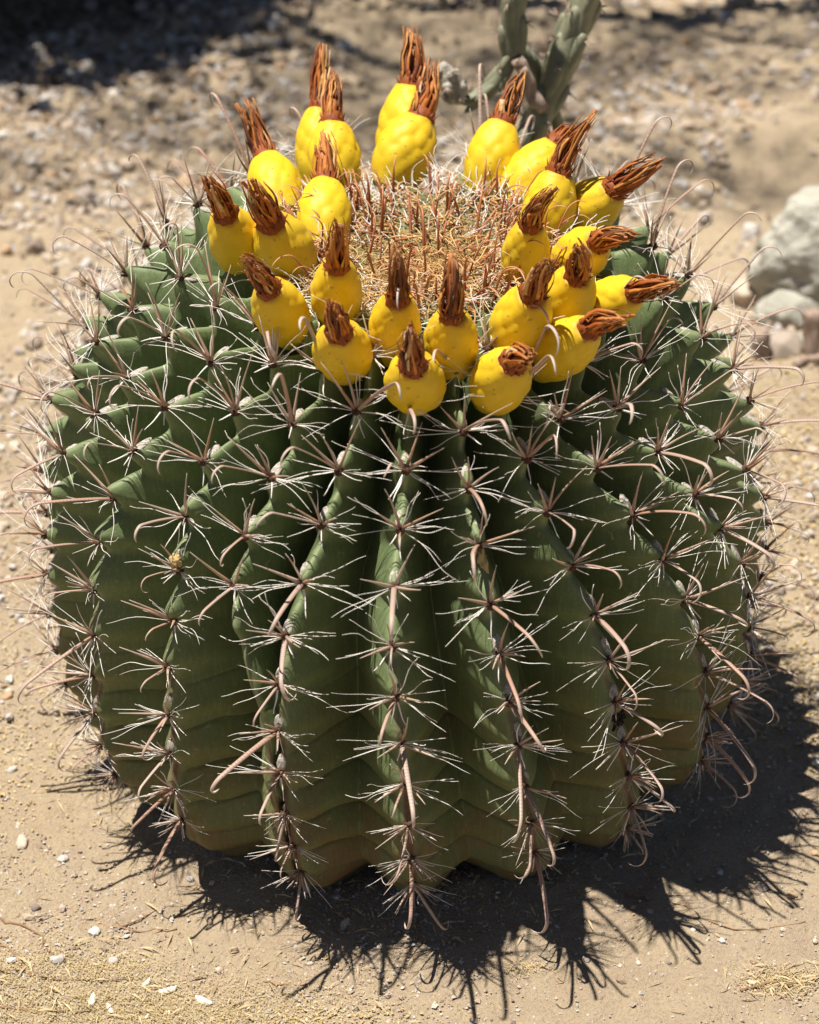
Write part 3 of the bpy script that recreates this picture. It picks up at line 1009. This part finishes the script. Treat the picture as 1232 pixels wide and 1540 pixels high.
def flower_mesh(tip, rr, fat):
    """dried perianth: twisted withered strips from the collar at the origin to the tip"""
    mb = MB()
    tip = np.asarray(tip)
    L = np.linalg.norm(tip)
    mid0 = np.array([0, 0, L * .45])
    # withered collar
    nv = 16
    vv = []
    zs = [(-.002, .0085), (.001, .0090), (.004, .0076), (.007, .0068)]
    for z_, r_ in zs:
        for j in range(nv):
            q_ = r_ * fat * (1 + rr.uniform(-.14, .14))
            vv.append((q_ * math.cos(j * 2 * math.pi / nv), q_ * math.sin(j * 2 * math.pi / nv), z_ + rr.uniform(-.0006, .0006)))
    fs = [(i * nv + j, i * nv + (j + 1) % nv, (i + 1) * nv + (j + 1) % nv, (i + 1) * nv + j) for i in range(len(zs) - 1) for j in range(nv)]
    fs.append(tuple(range((len(zs) - 1) * nv, len(zs) * nv)))
    mb.add(vv, fs, 0, 0, .25)
    nst = 40
    for i in range(nst):
        inner = i < 16
        a0 = i * 2.39996 + rr.uniform(-.3, .3)
        r0 = (rr.uniform(.001, .004) if inner else rr.uniform(.0050, .0072)) * fat
        r1 = (rr.uniform(.0, .004) if inner else rr.uniform(.0010, .0066)) * fat
        frac = rr.uniform(.78, 1.10) if i % 3 else rr.uniform(.4, .85)
        nn = 9
        t = np.linspace(0, 1, nn)
        cen = bez(np.zeros(3), mid0, tip * frac, t)
        tw = a0 + t * rr.uniform(-1.1, 1.1)
        bulge = r0 + (r1 - r0) * t + .0018 * fat * np.sin(math.pi * t)
        pth = cen + np.stack([np.cos(tw) * bulge, np.sin(tw) * bulge, 0 * t], -1)
        pth += np.stack([np.interp(t, np.linspace(0, 1, 5), [0] + [rr.uniform(-.0013, .0013) for _ in range(4)]) for _ in range(3)], -1)
        flat_ = rr.random() < .55
        wd = (rr.uniform(.0014, .0027) if flat_ else rr.uniform(.0007, .0013)) * fat * np.interp(t, [0, .2, .6, 1], [1.0, 1.15, .8, .3 + .5 * rr.random()])
        v, f, a = tube(pth, wd, (-math.sin(a0), math.cos(a0), rr.uniform(-.4, .4)), 4, .16 if flat_ else .5)
        mb.add(v, f, 0, a, rr.random())
    for i in range(13):                                        # short flaring scales at the collar
        a0 = i * 2 * math.pi / 13 + rr.uniform(-.2, .2)
        nn = 6
        t = np.linspace(0, 1, nn)
        r_ = (.0072 + t * rr.uniform(.0008, .0045)) * fat
        hgt = rr.uniform(.004, .010)
        pth = np.stack([np.cos(a0) * r_, np.sin(a0) * r_, -.001 + t * hgt], -1)
        v, f, a = tube(pth, .0012 * fat * np.linspace(1, .3, nn), (-math.sin(a0), math.cos(a0), 0), 4, .45)
        mb.add(v, f, 0, a, rr.random() * .7)
    return mb.mesh('dried_flower', M['flower'])


for base, top, tip, wd in FRUITS:
    base, top, tip = Vector(base), Vector(top), Vector(tip)
    ax = top - base
    quat = ax.to_track_quat('Z', 'Y')
    fo = obj('fruit', fruit_mesh(ax.length, wd, rs), cactus, loc=base)
    fo.rotation_mode = 'QUATERNION'
    fo.rotation_quaternion = quat
    lt = quat.inverted() @ (tip - top)
    fl = obj('dried_flower', flower_mesh(lt, rs, wd / .036), fo, loc=(0, 0, ax.length + .0002))

# ---------------------------------------------------------------- crown: straw-coloured wool and young red spines
def crown_z(r):
    return float(np.interp(r, PR[:260], PZ[:260]))


mb = MB()
for i in range(3600):
    r = .098 * rs.random() ** .95
    a = rs.uniform(0, 6.2832)
    px, py = .012 + r * math.sin(a), -.015 - r * math.cos(a) * .95
    inner = max(0, 1 - r / .07)
    p0 = np.array([px, py, crown_z(math.hypot(px, py)) - .002])
    az, el = rs.uniform(0, 6.2832), rs.uniform(.15, 1.3)
    L = rs.uniform(.008, .018)
    d = np.array([math.cos(az) * math.cos(el), math.sin(az) * math.cos(el), math.sin(el)])
    sd = unit(np.cross(d, [0.3, .1, 1]))
    t = np.linspace(0, 1, 6)
    ph = rs.uniform(0, 6.28)
    pth = p0 + t[:, None] * d * L + (np.sin(5 * t + ph) - math.sin(ph))[:, None] * sd * L * .16 + (t * t)[:, None] * np.array([0, 0, -.25]) * L
    v, f, q_ = tube(pth, rs.uniform(.00030, .00055) * np.linspace(1, .4, 6), None, 3, 1, False)
    mb.add(v, f, 0, q_ * rs.uniform(.4, 1), rs.random() * (.5 + .5 * (1 - inner)))
for i in range(760):                                           # long pale bristles
    r = .030 + .085 * math.sqrt(rs.random())
    a = rs.uniform(0, 6.2832)
    px, py = .012 + r * math.sin(a), -.010 - r * math.cos(a)
    p0 = np.array([px, py, crown_z(math.hypot(px, py))])
    az, el = a + rs.uniform(-1.4, 1.4), rs.uniform(.2, 1.2)
    d = np.array([math.sin(az) * math.cos(el), -math.cos(az) * math.cos(el), math.sin(el)])
    L = rs.uniform(.018, .036)
    t = np.linspace(0, 1, 8)
    sd = unit(np.cross(d, [0.3, .1, 1]))
    ph = rs.uniform(0, 6.28)
    pth = p0 + t[:, None] * d * L + (np.sin(6 * t + ph) - math.sin(ph))[:, None] * sd * L * .07 + (t * t)[:, None] * np.array([0, 0, -.2]) * L
    v, f, q_ = tube(pth, rs.uniform(.00035, .00055) * np.linspace(1, .45, 8), None, 4, 1, False)
    mb.add(v, f, 1, q_, rs.random() * .6)
for i in range(700):                                          # tangled rusty strands
    r = .100 * math.sqrt(rs.random())
    a = rs.uniform(0, 6.2832)
    px, py = .012 + r * math.sin(a), -.010 - r * math.cos(a)
    p0 = np.array([px, py, crown_z(math.hypot(px, py)) - .001 + rs.uniform(0, .010)])
    az, el = rs.uniform(0, 6.2832), rs.uniform(-.1, .9)
    d = np.array([math.sin(az) * math.cos(el), -math.cos(az) * math.cos(el), math.sin(el)])
    L = rs.uniform(.010, .028)
    t = np.linspace(0, 1, 9)
    sd = unit(np.cross(d, [0.3, .1, 1]))
    ph = rs.uniform(0, 6.28)
    pth = p0 + t[:, None] * d * L + (np.sin(6 * t + ph) - math.sin(ph))[:, None] * sd * L * .14 + (t * t)[:, None] * np.array([0, 0, -.45]) * L
    v, f, q_ = tube(pth, rs.uniform(.0004, .0009) * np.linspace(1, .3, 9), None, 4, 1, False)
    mb.add(v, f, rs.choice((0, 0, 2)), q_, rs.random())
obj('crown_wool', mb.mesh('crown_wool', [M['straw'], M['radial'], M['young']]), cactus, kind='stuff')

YM = []
for i in range(8):
    L = rs.uniform(.024, .036)
    pts = [np.zeros(3)]
    th, p_ = rs.uniform(-.1, .15), np.zeros(3)
    for j in range(16):
        th += .03 if j < 10 else rs.uniform(.22, .42)
        p_ = p_ + L / 12 * np.array([math.sin(th), 0, math.cos(th)])
        pts.append(p_.copy())
    mb = MB()
    t = np.linspace(0, 1, 17)
    v, f, a = tube(np.array(pts), .0012 * np.interp(t, [0, .5, .9, 1], [1, .8, .4, .1]), (0, 1, 0), 5, .6)
    mb.add(v, f, 0, a, rs.random() * .4)
    YM.append(mb.mesh('young_spine', M['young']))
for i in range(170):
    r = .014 + .082 * math.sqrt(rs.random())
    a = rs.uniform(0, 6.2832)
    px, py = .012 + r * math.sin(a), -.012 - r * math.cos(a)
    o = obj('young_spine', YM[rs.randrange(8)], cactus, loc=(px, py, crown_z(math.hypot(px, py)) - .001))
    tilt = rs.uniform(-.6, .6) + (r / .10) * rs.uniform(.0, .7)
    out = Vector((math.sin(a), -math.cos(a), 0))
    zz = (Vector((0, 0, 1)) * math.cos(tilt) + out * math.sin(tilt)).normalized()
    xx = (out + Vector((rs.uniform(-1, 1), rs.uniform(-1, 1), 0)) * .8)
    xx = (xx - zz * xx.dot(zz)).normalized()
    yy = zz.cross(xx)
    o.rotation_euler = Matrix((xx, yy, zz)).transposed().to_euler()
    o.scale = [rs.uniform(.75, 1.15)] * 3

# ---------------------------------------------------------------- small marks on the ribs
def crust(name, k, s, sx, sy, sz, mat, label, seed):
    p, _ = surface(np.array([[s]]), np.array([k]), np.array([0.04]))
    ph = math.radians(float(rib_phi(k, s)))
    nr0, nz0 = -float(np.interp(s, PS, dZ)), float(np.interp(s, PS, dR))
    ez = Vector((nr0 * math.sin(ph), -nr0 * math.cos(ph), nz0)).normalized()
    ey = Vector((0, 0, 1))
    ex = ey.cross(ez).normalized()
    ey = ez.cross(ex)
    rr = random.Random(seed)
    v = []
    nu, nv = 14, 16
    for i in range(nu + 1):
        th = math.pi * i / nu
        for j in range(nv):
            f_ = 2 * math.pi * j / nv
            w_ = 1 + .8 * (rr.random() - .5)
            v.append((sx * math.sin(th) * math.cos(f_) * w_, sy * math.cos(th) * w_, sz * math.sin(th) * math.sin(f_) * w_))
    f = [(i * nv + j, i * nv + (j + 1) % nv, (i + 1) * nv + (j + 1) % nv, (i + 1) * nv + j) for i in range(nu) for j in range(nv)]
    mb = MB()
    mb.add(v, f, 0, 0, .4)
    o = obj(name, mb.mesh(name, mat), cactus, label)
    m = Matrix((ex, ey, ez)).transposed().to_4x4()
    m.translation = Vector(p[0, 0])
    o.matrix_local = m


crust('rotten_bud', 8, .412, .0052, .0125, .004, M['rot'], 'crusty black dried bud on the rib edge', 3)
crust('withered_flower_scrap', 3, .300, .0042, .0036, .0020, M['litter'], 'tiny yellow withered scrap stuck on the rib', 4)
crust('withered_flower_scrap', 7, .283, .003, .010, .003, M['litter'], 'dry yellow string of husks on the rib', 8)

# ================================================================== CHOLLA behind the barrel cactus
def cholla_joint(path, r, seed, nlat=5, klen=.042, amp=.24, mat='cholla', taper=.8):
    rr = random.Random(seed)
    path = np.array(path, float)
    d = np.r_[0, np.cumsum(np.linalg.norm(np.diff(path, axis=0), axis=1))]
    n_ = max(18, int(d[-1] / .0016))
    t = np.linspace(0, d[-1], n_)
    pth = np.stack([np.interp(t, d, path[:, i]) for i in range(3)], -1)
    for _ in range(8):
        pth[1:-1] = (pth[:-2] + 2 * pth[1:-1] + pth[2:]) / 4
    org = pth[0].copy()
    pth = pth - org
    ns = 40
    rad = r * np.minimum(1, np.minimum((t / (r * .7)), (d[-1] - t) / (r * .9)) * .55 + .45) * np.interp(t / d[-1], [0, .5, 1], [1, 1, taper])
    v, f, a = tube(pth, rad, (1, 0, 0), ns)
    v = v.reshape(n_, ns, 3)
    th = np.arange(ns) * 2 * math.pi / ns + math.pi / ns
    ph0 = rr.uniform(0, 6.28)
    # long overlapping tubercles set in a spiral round a slimmer core
    cen = pth[:, None, :]
    v = cen + (v - cen) * .78
    mb = MB()
    mb.add(v.reshape(-1, 3), f, 0, a, rr.random())
    step = klen * .17
    hl, hw = klen * .42, r * .43
    tubs = [(hl * .5 + i * step, ph0 + i * 2.39996) for i in range(max(3, int((d[-1] - hl) / step) + 1))]
    tang = unit(pth[-1] - pth[0])
    gu, gv = 9, 10
    for tz_, ta_ in tubs:
        i = int(np.clip(tz_ / d[-1] * (n_ - 1), 1, n_ - 2))
        j = int(round((ta_ % (2 * math.pi)) / (2 * math.pi) * ns)) % ns
        ez_ = unit(v[i, j] - pth[i])
        ey_ = unit(pth[min(i + 3, n_ - 1)] - pth[max(i - 3, 0)])
        ex_ = unit(np.cross(ey_, ez_))
        ey_ = unit(ey_ + .10 * ez_)                            # tips stand out a little
        rad_ = rad[i] / r
        c0_ = pth[i] + ez_ * rad[i] * .55
        vv = []
        for q in range(gu + 1):
            al_ = math.pi * q / gu
            wd_ = math.sin(al_) ** .8 * (1 - .22 * math.cos(al_))
            for k_ in range(gv):
                be = 2 * math.pi * k_ / gv
                vv.append(c0_ - ey_ * hl * math.cos(al_) * rad_ + (ex_ * math.cos(be) * hw + ez_ * math.sin(be) * hw * .95) * wd_ * rad_)
        ff_ = [(q * gv + k_, q * gv + (k_ + 1) % gv, (q + 1) * gv + (k_ + 1) % gv, (q + 1) * gv + k_) for q in range(gu) for k_ in range(gv)]
        mb.add(vv, ff_, 0, 0, rr.random())
    # spines at the tubercle tips
    for tz_, ta_ in tubs:
        zt = tz_ + hl * .7
        if zt < .004 or zt > d[-1] - .003 or r < .007:
            continue
        i = int(np.clip(zt / d[-1] * (n_ - 1), 1, n_ - 2))
        j = int(round((ta_ % (2 * math.pi)) / (2 * math.pi) * ns)) % ns
        nr0 = unit(v[i, j] - pth[i])
        p_ = pth[i] + nr0 * rad[i] * 1.0
        for _ in range(4):
            dd = unit(nr0 + np.array([rr.uniform(-.7, .7) for _ in range(3)]))
            L = rr.uniform(.005, .012)
            vv, ff_, aa = tube(np.array([p_ - nr0 * .001, p_ + dd * L * .5, p_ + dd * L]), [.0005, .0004, .0001], None, 4)
            mb.add(vv, ff_, 1, aa, .5)
    return mb.mesh('stem_joint', [M[mat], M['oldspine']]), org


cholla = obj('cholla_cactus', None, None, 'slender grey-green cholla with jointed knobbly stems behind the barrel cactus', 'cactus', loc=(.098, .32, float(ground_z(.098, .32))))
cb = np.array(cholla.location)
Y0 = .42
JOINTS = [
    ([(0.0980, 0.3200, -0.0100), (0.0930, 0.3200, 0.0900), (0.0948, 0.3200, 0.1900), (0.0986, 0.3200, 0.3430)], .0142, 'cholla'),
    ([(0.0948, 0.3200, 0.3288), (0.1062, 0.3180, 0.3667), (0.1242, 0.3200, 0.4121), (0.1403, 0.3250, 0.4593), (0.1517, 0.3300, 0.4961)], .0158, 'cholla'),
    ([(0.1498, 0.3300, 0.4905), (0.1574, 0.3350, 0.5320), (0.1574, 0.3400, 0.5887)], .0135, 'cholla'),
    ([(0.1119, 0.3320, 0.3920), (0.1328, 0.3380, 0.4486), (0.1299, 0.3400, 0.4846)], .0110, 'cholla'),
    ([(0.0854, 0.3200, 0.4112), (0.0835, 0.3200, 0.4376), (0.0825, 0.3200, 0.4660), (0.0806, 0.3200, 0.5039)], .0138, 'cholla'),
    ([(0.0806, 0.3200, 0.4992), (0.0740, 0.3200, 0.5512), (0.0778, 0.3100, 0.5987)], .0125, 'cholla'),
    ([(0.0863, 0.3200, 0.4206), (0.0721, 0.3160, 0.3961), (0.0570, 0.3120, 0.3829), (0.0437, 0.3100, 0.3811)], .0098, 'cholla'),
    ([(0.0892, 0.3320, 0.4185), (0.1025, 0.3340, 0.3995), (0.1062, 0.3340, 0.3664)], .0080, 'cholla'),
    ([(0.1176, 0.3200, 0.3714), (0.1204, 0.3200, 0.3544), (0.1213, 0.3200, 0.3336)], .0062, 'cholla'),
    ([(0.0986, 0.3140, 0.3602), (0.0854, 0.3100, 0.3395), (0.0816, 0.3100, 0.3054)], .0105, 'cholla'),
]
for k, (pth, r, mt) in enumerate(JOINTS):
    me, org = cholla_joint(pth, r * .86, 30 + k, 5, .050 if r > .012 else .036, .50, mt)
    obj('stem_joint', me, cholla, loc=tuple(org - cb))
me, org = cholla_joint([(0.0428, 0.3100, 0.3811), (0.0362, 0.3090, 0.3962), (0.0286, 0.3080, 0.4133)], .0118, 77, 4, .016, .55, 'dead')
obj('dead_joint', me, cholla, 'bleached hollow dead joint', loc=tuple(org - cb))
for a_, b_, r in (((0.0863, 0.3080, 0.4171), (0.1071, 0.3060, 0.3764), .0052), ((0.0901, 0.3040, 0.4115), (0.1005, 0.3060, 0.3793), .0036)):
    a_, b_ = np.array(a_), np.array(b_)
    t = np.linspace(0, 1, 12)
    pth = a_ + t[:, None] * (b_ - a_)
    pth[:, 0] += .0012 * np.sin(t * 7)
    mb = MB()
    v, f, a = tube(pth - a_, r * (1 + .12 * np.sin(t * 17)), None, 9)
    mb.add(v, f, 0, a, .4)
    obj('dry_stick', mb.mesh('dry_stick', M['wood']), cholla, 'pale dead woody stem', loc=tuple(a_ - cb))


# ================================================================== ROCKS at the right
def rock(name, c, r, seed, mat, rough=.25, sub=4, vary=None):
    v = [Vector(p) for p in ICO]
    f = [tuple(int(i) for i in t) for t in ICF]
    for _ in range(sub):
        cache, nf = {}, []

        def midp(a, b):
            k_ = (min(a, b), max(a, b))
            if k_ not in cache:
                v.append(((v[a] + v[b]) / 2).normalized())
                cache[k_] = len(v) - 1
            return cache[k_]
        for a, b, c_ in f:
            ab, bc, ca = midp(a, b), midp(b, c_), midp(c_, a)
            nf += [(a, ab, ca), (b, bc, ab), (c_, ca, bc), (ab, bc, ca)]
        f = nf
    off = Vector((seed * 3.1, seed * 1.7, seed * .9))
    out = []
    for p in v:
        d = 1 + rough * mnoise.fractal(p * 1.3 + off, 1, 2, 3) + rough * .35 * mnoise.fractal(p * 5 + off, 1, 2, 3)
        # facets: cut by a few planes
        for i in range(7):
            rr = random.Random(seed * 50 + i)
            nn = Vector((rr.uniform(-1, 1), rr.uniform(-1, 1), rr.uniform(-.3, 1))).normalized()
            e = p.dot(nn) * d
            if e > .80:
                d *= .80 / e * (1 + .03 * (e - .80))
        out.append((p.x * d * r[0], p.y * d * r[1], p.z * d * r[2]))
    mb = MB()
    mb.add(out, f, 0, 0, .5 + .45 * math.sin(seed * 1.7) if vary is None else vary)
    return mb.mesh(name, mat)


RK = [('boulder', (.455, .700, .055), (.112, .062, .086), 3, 'boulder', 'large pale grey boulder standing on yellow gravel'),
      ('rock', (.375, .655, .012), (.034, .03, .026), 5, 'boulder', 'low whitish rock tucked under the large boulder'),
      ('rock', (.345, .70, .012), (.026, .024, .020), 6, 'gravel', 'tan rough stone beside the whitish rock'),
      ('rock', (.405, .575, .012), (.034, .03, .022), 9, 'boulder', 'cream stone between the boulder and a dead stump'),
      ('rock', (.355, .565, .010), (.022, .02, .016), 11, 'gravel', 'small brown stone at the foot of the dead stumps'),
      ('rock', (.425, .515, .010), (.03, .024, .016), 12, 'boulder', 'flat cream stone lying on yellow litter'),
      ('rock', (.40, .70, .02), (.03, .03, .03), 13, 'boulder', 'knobbly whitish stone leaning on the boulder')]
for nm, c, r, sd, mt, lab in RK:
    obj(nm, rock(nm, c, r, sd, M[mt], .16 if nm == 'boulder' else .28, 5 if nm == 'boulder' else 3), None, lab, 'rock', None, None, (c[0], c[1], float(ground_z(c[0], c[1])) + r[2] * .45))


# a few stones large enough to pick out singly
PEB = [(-.265, -.145, .0065), (-.235, -.162, .0042), (-.205, -.235, .0055), (-.225, -.265, .005), (-.19, -.262, .004), (-.247, -.212, .0042),
       (.243, -.193, .0052), (.262, -.200, .0038), (.165, -.215, .003), (.225, -.287, .0032), (.12, -.262, .003), (-.12, -.268, .003),
       (-.062, -.262, .003), (.285, -.155, .004), (.30, -.05, .0048), (-.285, -.06, .005), (-.30, .03, .006), (.315, .04, .006), (-.33, .12, .0065), (.21, -.245, .0028)]
TONES = [('cream', .68), ('grey', .55), ('rusty brown', .85), ('tan', .2), ('dark', 1.0)]
for k, (x, y, r) in enumerate(PEB):
    sh = random.Random(k)
    tone, tv = TONES[sh.randrange(5)]
    me = rock('pebble', None, (r * sh.uniform(.8, 1.15), r * sh.uniform(.6, .95), r * sh.uniform(.45, .75)), 40 + k, M['gravel'], .45, 2, tv)
    o = obj('pebble', me, None, 'small ' + tone + ' pebble resting on the sand round the cactus', 'pebble', tone + ' pebbles round the cactus', None, (x, y, float(ground_z(x, y)) + r * .2))
    o.rotation_euler = (sh.uniform(-.3, .3), sh.uniform(-.3, .3), sh.uniform(0, 6))


def stump(path, r, seed, label):
    path = np.array(path, float)
    n_ = 16
    d = np.linspace(0, 1, len(path))
    t = np.linspace(0, 1, n_)
    pth = np.stack([np.interp(t, d, path[:, i]) for i in range(3)], -1)
    rr = random.Random(seed)
    org = pth[0].copy()
    v, f, a = tube(pth - org, r * np.interp(t, [0, .3, .9, 1], [1.15, 1, .95, .85]), None, 14)
    v = v.reshape(n_, 14, 3)
    cen = (pth - org)[:, None]
    g = 1 + .18 * np.cos(5 * np.arange(14) * 2 * math.pi / 14)[None, :, None] + np.array([[rr.uniform(-.12, .12) for _ in range(14)] for _ in range(n_)])[..., None]
    v = cen + (v - cen) * g
    mb = MB()
    mb.add(v.reshape(-1, 3), f, 0, a, .3)
    obj('dead_stump', mb.mesh('dead_stump', M['wood']), None, label, 'stump', None, None, tuple(org))


stump([(.385, .545, .010), (.383, .55, .04), (.379, .555, .074)], .0095, 3, 'upright brown dead cactus stump below the pale boulder')
stump([(.335, .545, .010), (.333, .55, .032), (.331, .55, .054)], .0085, 5, 'short grey dead stump beside the taller brown stump')

# ================================================================== SHRUB that shades the gravel at the back
shrub = obj('desert_shrub', None, None, 'dense dark leafy desert shrub shading the gravel behind', 'shrub', loc=(-.62, 1.62, float(ground_z(-.62, 1.62))))
sb = np.array(shrub.location)
rs2 = random.Random(21)
SC = np.array([-.80, 1.955])
tips = []
mb = MB()
for i in range(16):
    a = rs2.uniform(0, 6.28)
    st = np.array([rs2.uniform(-.06, .06), rs2.uniform(-.06, .06), -.02])
    rr_ = rs2.uniform(.2, .62)
    e = np.array([SC[0] - sb[0] + rr_ * math.cos(a), SC[1] - sb[1] + rr_ * math.sin(a), rs2.uniform(.55, 1.25)])
    t = np.linspace(0, 1, 10)
    c_ = np.array([st[0] * .5 + e[0] * .3, st[1] * .5 + e[1] * .3, e[2] * .65])
    pth = bez(st, c_, e, t) + np.stack([.02 * np.sin(t * 9 + i), .02 * np.cos(t * 8 + i), 0 * t], -1)
    v, f, al = tube(pth, np.linspace(.017, .005, 10), None, 7)
    mb.add(v, f, 0, al, rs2.random())
    tips.append(pth)
    for j in range(5):
        b0 = pth[rs2.randrange(4, 9)]
        e2 = b0 + np.array([rs2.uniform(-.3, .3), rs2.uniform(-.3, .3), rs2.uniform(-.02, .3)])
        p2 = bez(b0, (b0 + e2) / 2 + np.array([0, 0, .06]), e2, np.linspace(0, 1, 6))
        v, f, al = tube(p2, np.linspace(.006, .002, 6), None, 5)
        mb.add(v, f, 0, al, rs2.random())
obj('trunk', mb.mesh('trunk', M['bark']), shrub)
# leaves: many small blades in uneven clumps
cl = []
while len(cl) < 260:
    x, y = rs2.uniform(-1, 1), rs2.uniform(-1, 1)
    if x * x + y * y < 1:
        zc = rs2.uniform(.36, 1.35) if rs2.random() < .6 else rs2.uniform(.36, .7)
        cl.append((SC[0] + x * .66, SC[1] + y * .62, zc * (1 - .25 * (x * x + y * y)) + .08))
# thin outlying sprays that dapple the open ground
SPR = [(.10, 1.48, .75), (.26, 1.50, .8), (.40, 1.48, .85), (-.02, 1.50, .7), (-.66, 1.26, .6)]
NL = 64000
ci = rng.integers(0, len(cl), NL)
ctr = np.array(cl)[ci] + rng.normal(0, 1, (NL, 3)) * np.array([.070, .070, .06])
ns_ = 700
si = rng.integers(0, len(SPR), ns_)
spr = np.array(SPR)[si] + rng.normal(0, 1, (ns_, 3)) * np.array([.085, .022, .03])
ctr = np.concatenate([ctr, spr])
ctr[:, 2] = np.maximum(ctr[:, 2], .30 + .05 * rng.random(len(ctr)))
nl = len(ctr)
d1 = rng.normal(0, 1, (nl, 3))
d1 /= np.linalg.norm(d1, axis=1)[:, None]
d2 = np.cross(d1, rng.normal(0, 1, (nl, 3)))
d2 /= np.linalg.norm(d2, axis=1)[:, None]
Ls = rng.uniform(.014, .030, nl)[:, None]
v = np.stack([ctr - d1 * Ls, ctr - d2 * Ls * .5, ctr + d1 * Ls, ctr + d2 * Ls * .5], 1) - sb
obj('crown', fast_mesh('crown', v.reshape(-1, 3), np.arange(nl * 4).reshape(-1, 4), M['leaf'], False, {'vary': np.repeat(rng.uniform(0, 1, nl), 4)}), shrub)
mb = MB()
for x, y, z in SPR:
    e = np.array([x, y, z]) - sb
    st = np.array([SC[0] - sb[0] + .3, SC[1] - sb[1] - .2, .8])
    p2 = bez(st, (st + e) / 2 + np.array([0, 0, .12]), e, np.linspace(0, 1, 12))
    v, f, al = tube(p2, np.linspace(.008, .002, 12), None, 5)
    mb.add(v, f, 0, al, .4)
obj('branch', mb.mesh('branch', M['bark']), shrub)

# dark brown flakes added to darken and warm the shade under the shrub
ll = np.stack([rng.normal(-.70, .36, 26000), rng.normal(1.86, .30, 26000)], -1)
obj('shade_flakes', flakes('shade_flakes', ll, rng.uniform(.003, .009, len(ll)), M['shadetint'], .004, .4, .5), None, 'dark brown flakes added to deepen the shade under the shrub', 'shade flakes', None, 'stuff')

# broken dead wood below the boulder
WD = [((.362, .525), (.402, .548), .0042, 'grey broken branch lying between the dead stumps'),
      ((.395, .488), (.440, .512), .0050, 'thick brown broken branch below the flat cream stone'),
      ((.330, .588), (.352, .622), .0036, 'thin dead stick lying behind the short grey stump'),
      ((.405, .600), (.448, .618), .0045, 'dark dead branch resting against the boulder')]
for (x0, y0), (x1, y1), r, lab in WD:
    t = np.linspace(0, 1, 12)
    pth = np.stack([x0 + (x1 - x0) * t, y0 + (y1 - y0) * t + .003 * np.sin(t * 8), 0 * t], -1)
    pth[:, 2] = ground_z(pth[:, 0], pth[:, 1]) + r * .8 + .006 * t
    org = pth[0].copy()
    v, f, a = tube(pth - org, r * (1 + .15 * np.sin(t * 13)) * np.linspace(1, .7, 12), None, 8)
    mb = MB()
    mb.add(v, f, 0, a, .3)
    obj('dead_branch', mb.mesh('dead_branch', M['bark' if 'dark' in lab or 'brown' in lab else 'wood']), None, lab, 'branch', None, None, tuple(org))

# ================================================================== fine-leaved tree overhead, off to the side: its thin canopy dims the gravel in patches
tree = obj('palo_verde_tree', None, None, 'fine-leaved tree whose thin canopy dapples the gravel behind the cactus', 'tree', loc=(-2.1, 2.5, float(ground_z(-2.1, 2.5))))
tb_ = np.array(tree.location)
rs3 = random.Random(8)
PATCH = [(-.44, 1.00, .16, .035, 1000), (.02, 1.24, .26, .11, 3600), (.40, .97, .10, .035, 600), (-.10, 1.10, .14, .05, 700), (.24, 1.38, .2, .05, 1300), (.55, 1.30, .15, .10, 700)]
cps, ends = [], []
for gx_, gy_, sx_, sy_, n0 in PATCH:
    ncl = max(6, n0 // 45)
    cx_ = rng.normal(gx_, sx_, ncl)
    cy_ = rng.normal(gy_, sy_, ncl)
    cz_ = rng.uniform(2.1, 2.9, ncl)
    ends.append((gx_ - .26 * 2.5, gy_ + .035 * 2.5, 2.5))
    wh = rng.integers(0, ncl, n0)
    q_ = np.stack([cx_[wh], cy_[wh], cz_[wh]], -1) + rng.normal(0, 1, (n0, 3)) * np.array([.045, .035, .05])
    q_[:, 0] -= .26 * q_[:, 2]
    q_[:, 1] += .035 * q_[:, 2]
    cps.append(q_)
cps = np.concatenate(cps)
nl = len(cps)
d1 = rng.normal(0, 1, (nl, 3))
d1 /= np.linalg.norm(d1, axis=1)[:, None]
d2 = np.cross(d1, rng.normal(0, 1, (nl, 3)))
d2 /= np.linalg.norm(d2, axis=1)[:, None]
Ls = rng.uniform(.006, .011, nl)[:, None]
v = np.stack([cps - d1 * Ls, cps - d2 * Ls * .5, cps + d1 * Ls, cps + d2 * Ls * .5], 1) - tb_
obj('crown', fast_mesh('crown', v.reshape(-1, 3), np.arange(nl * 4).reshape(-1, 4), M['leaf'], False, {'vary': np.repeat(rng.uniform(0, 1, nl), 4)}), tree)
mb = MB()
t = np.linspace(0, 1, 14)
fork = np.array([.25, -.2, 1.7])
v, f, al = tube(bez(np.array([0, 0, -.03]), np.array([.02, .05, .9]), fork, t), np.linspace(.075, .045, 14), None, 12)
mb.add(v, f, 0, al, .3)
for e in ends:
    e = np.array(e) - tb_ + np.array([0, 0, .02])
    v, f, al = tube(bez(fork, (fork + e) / 2 + np.array([0, .1, .5]), e, t), np.linspace(.035, .005, 14), None, 8)
    mb.add(v, f, 0, al, .6)
obj('trunk', mb.mesh('trunk', M['bark']), tree)
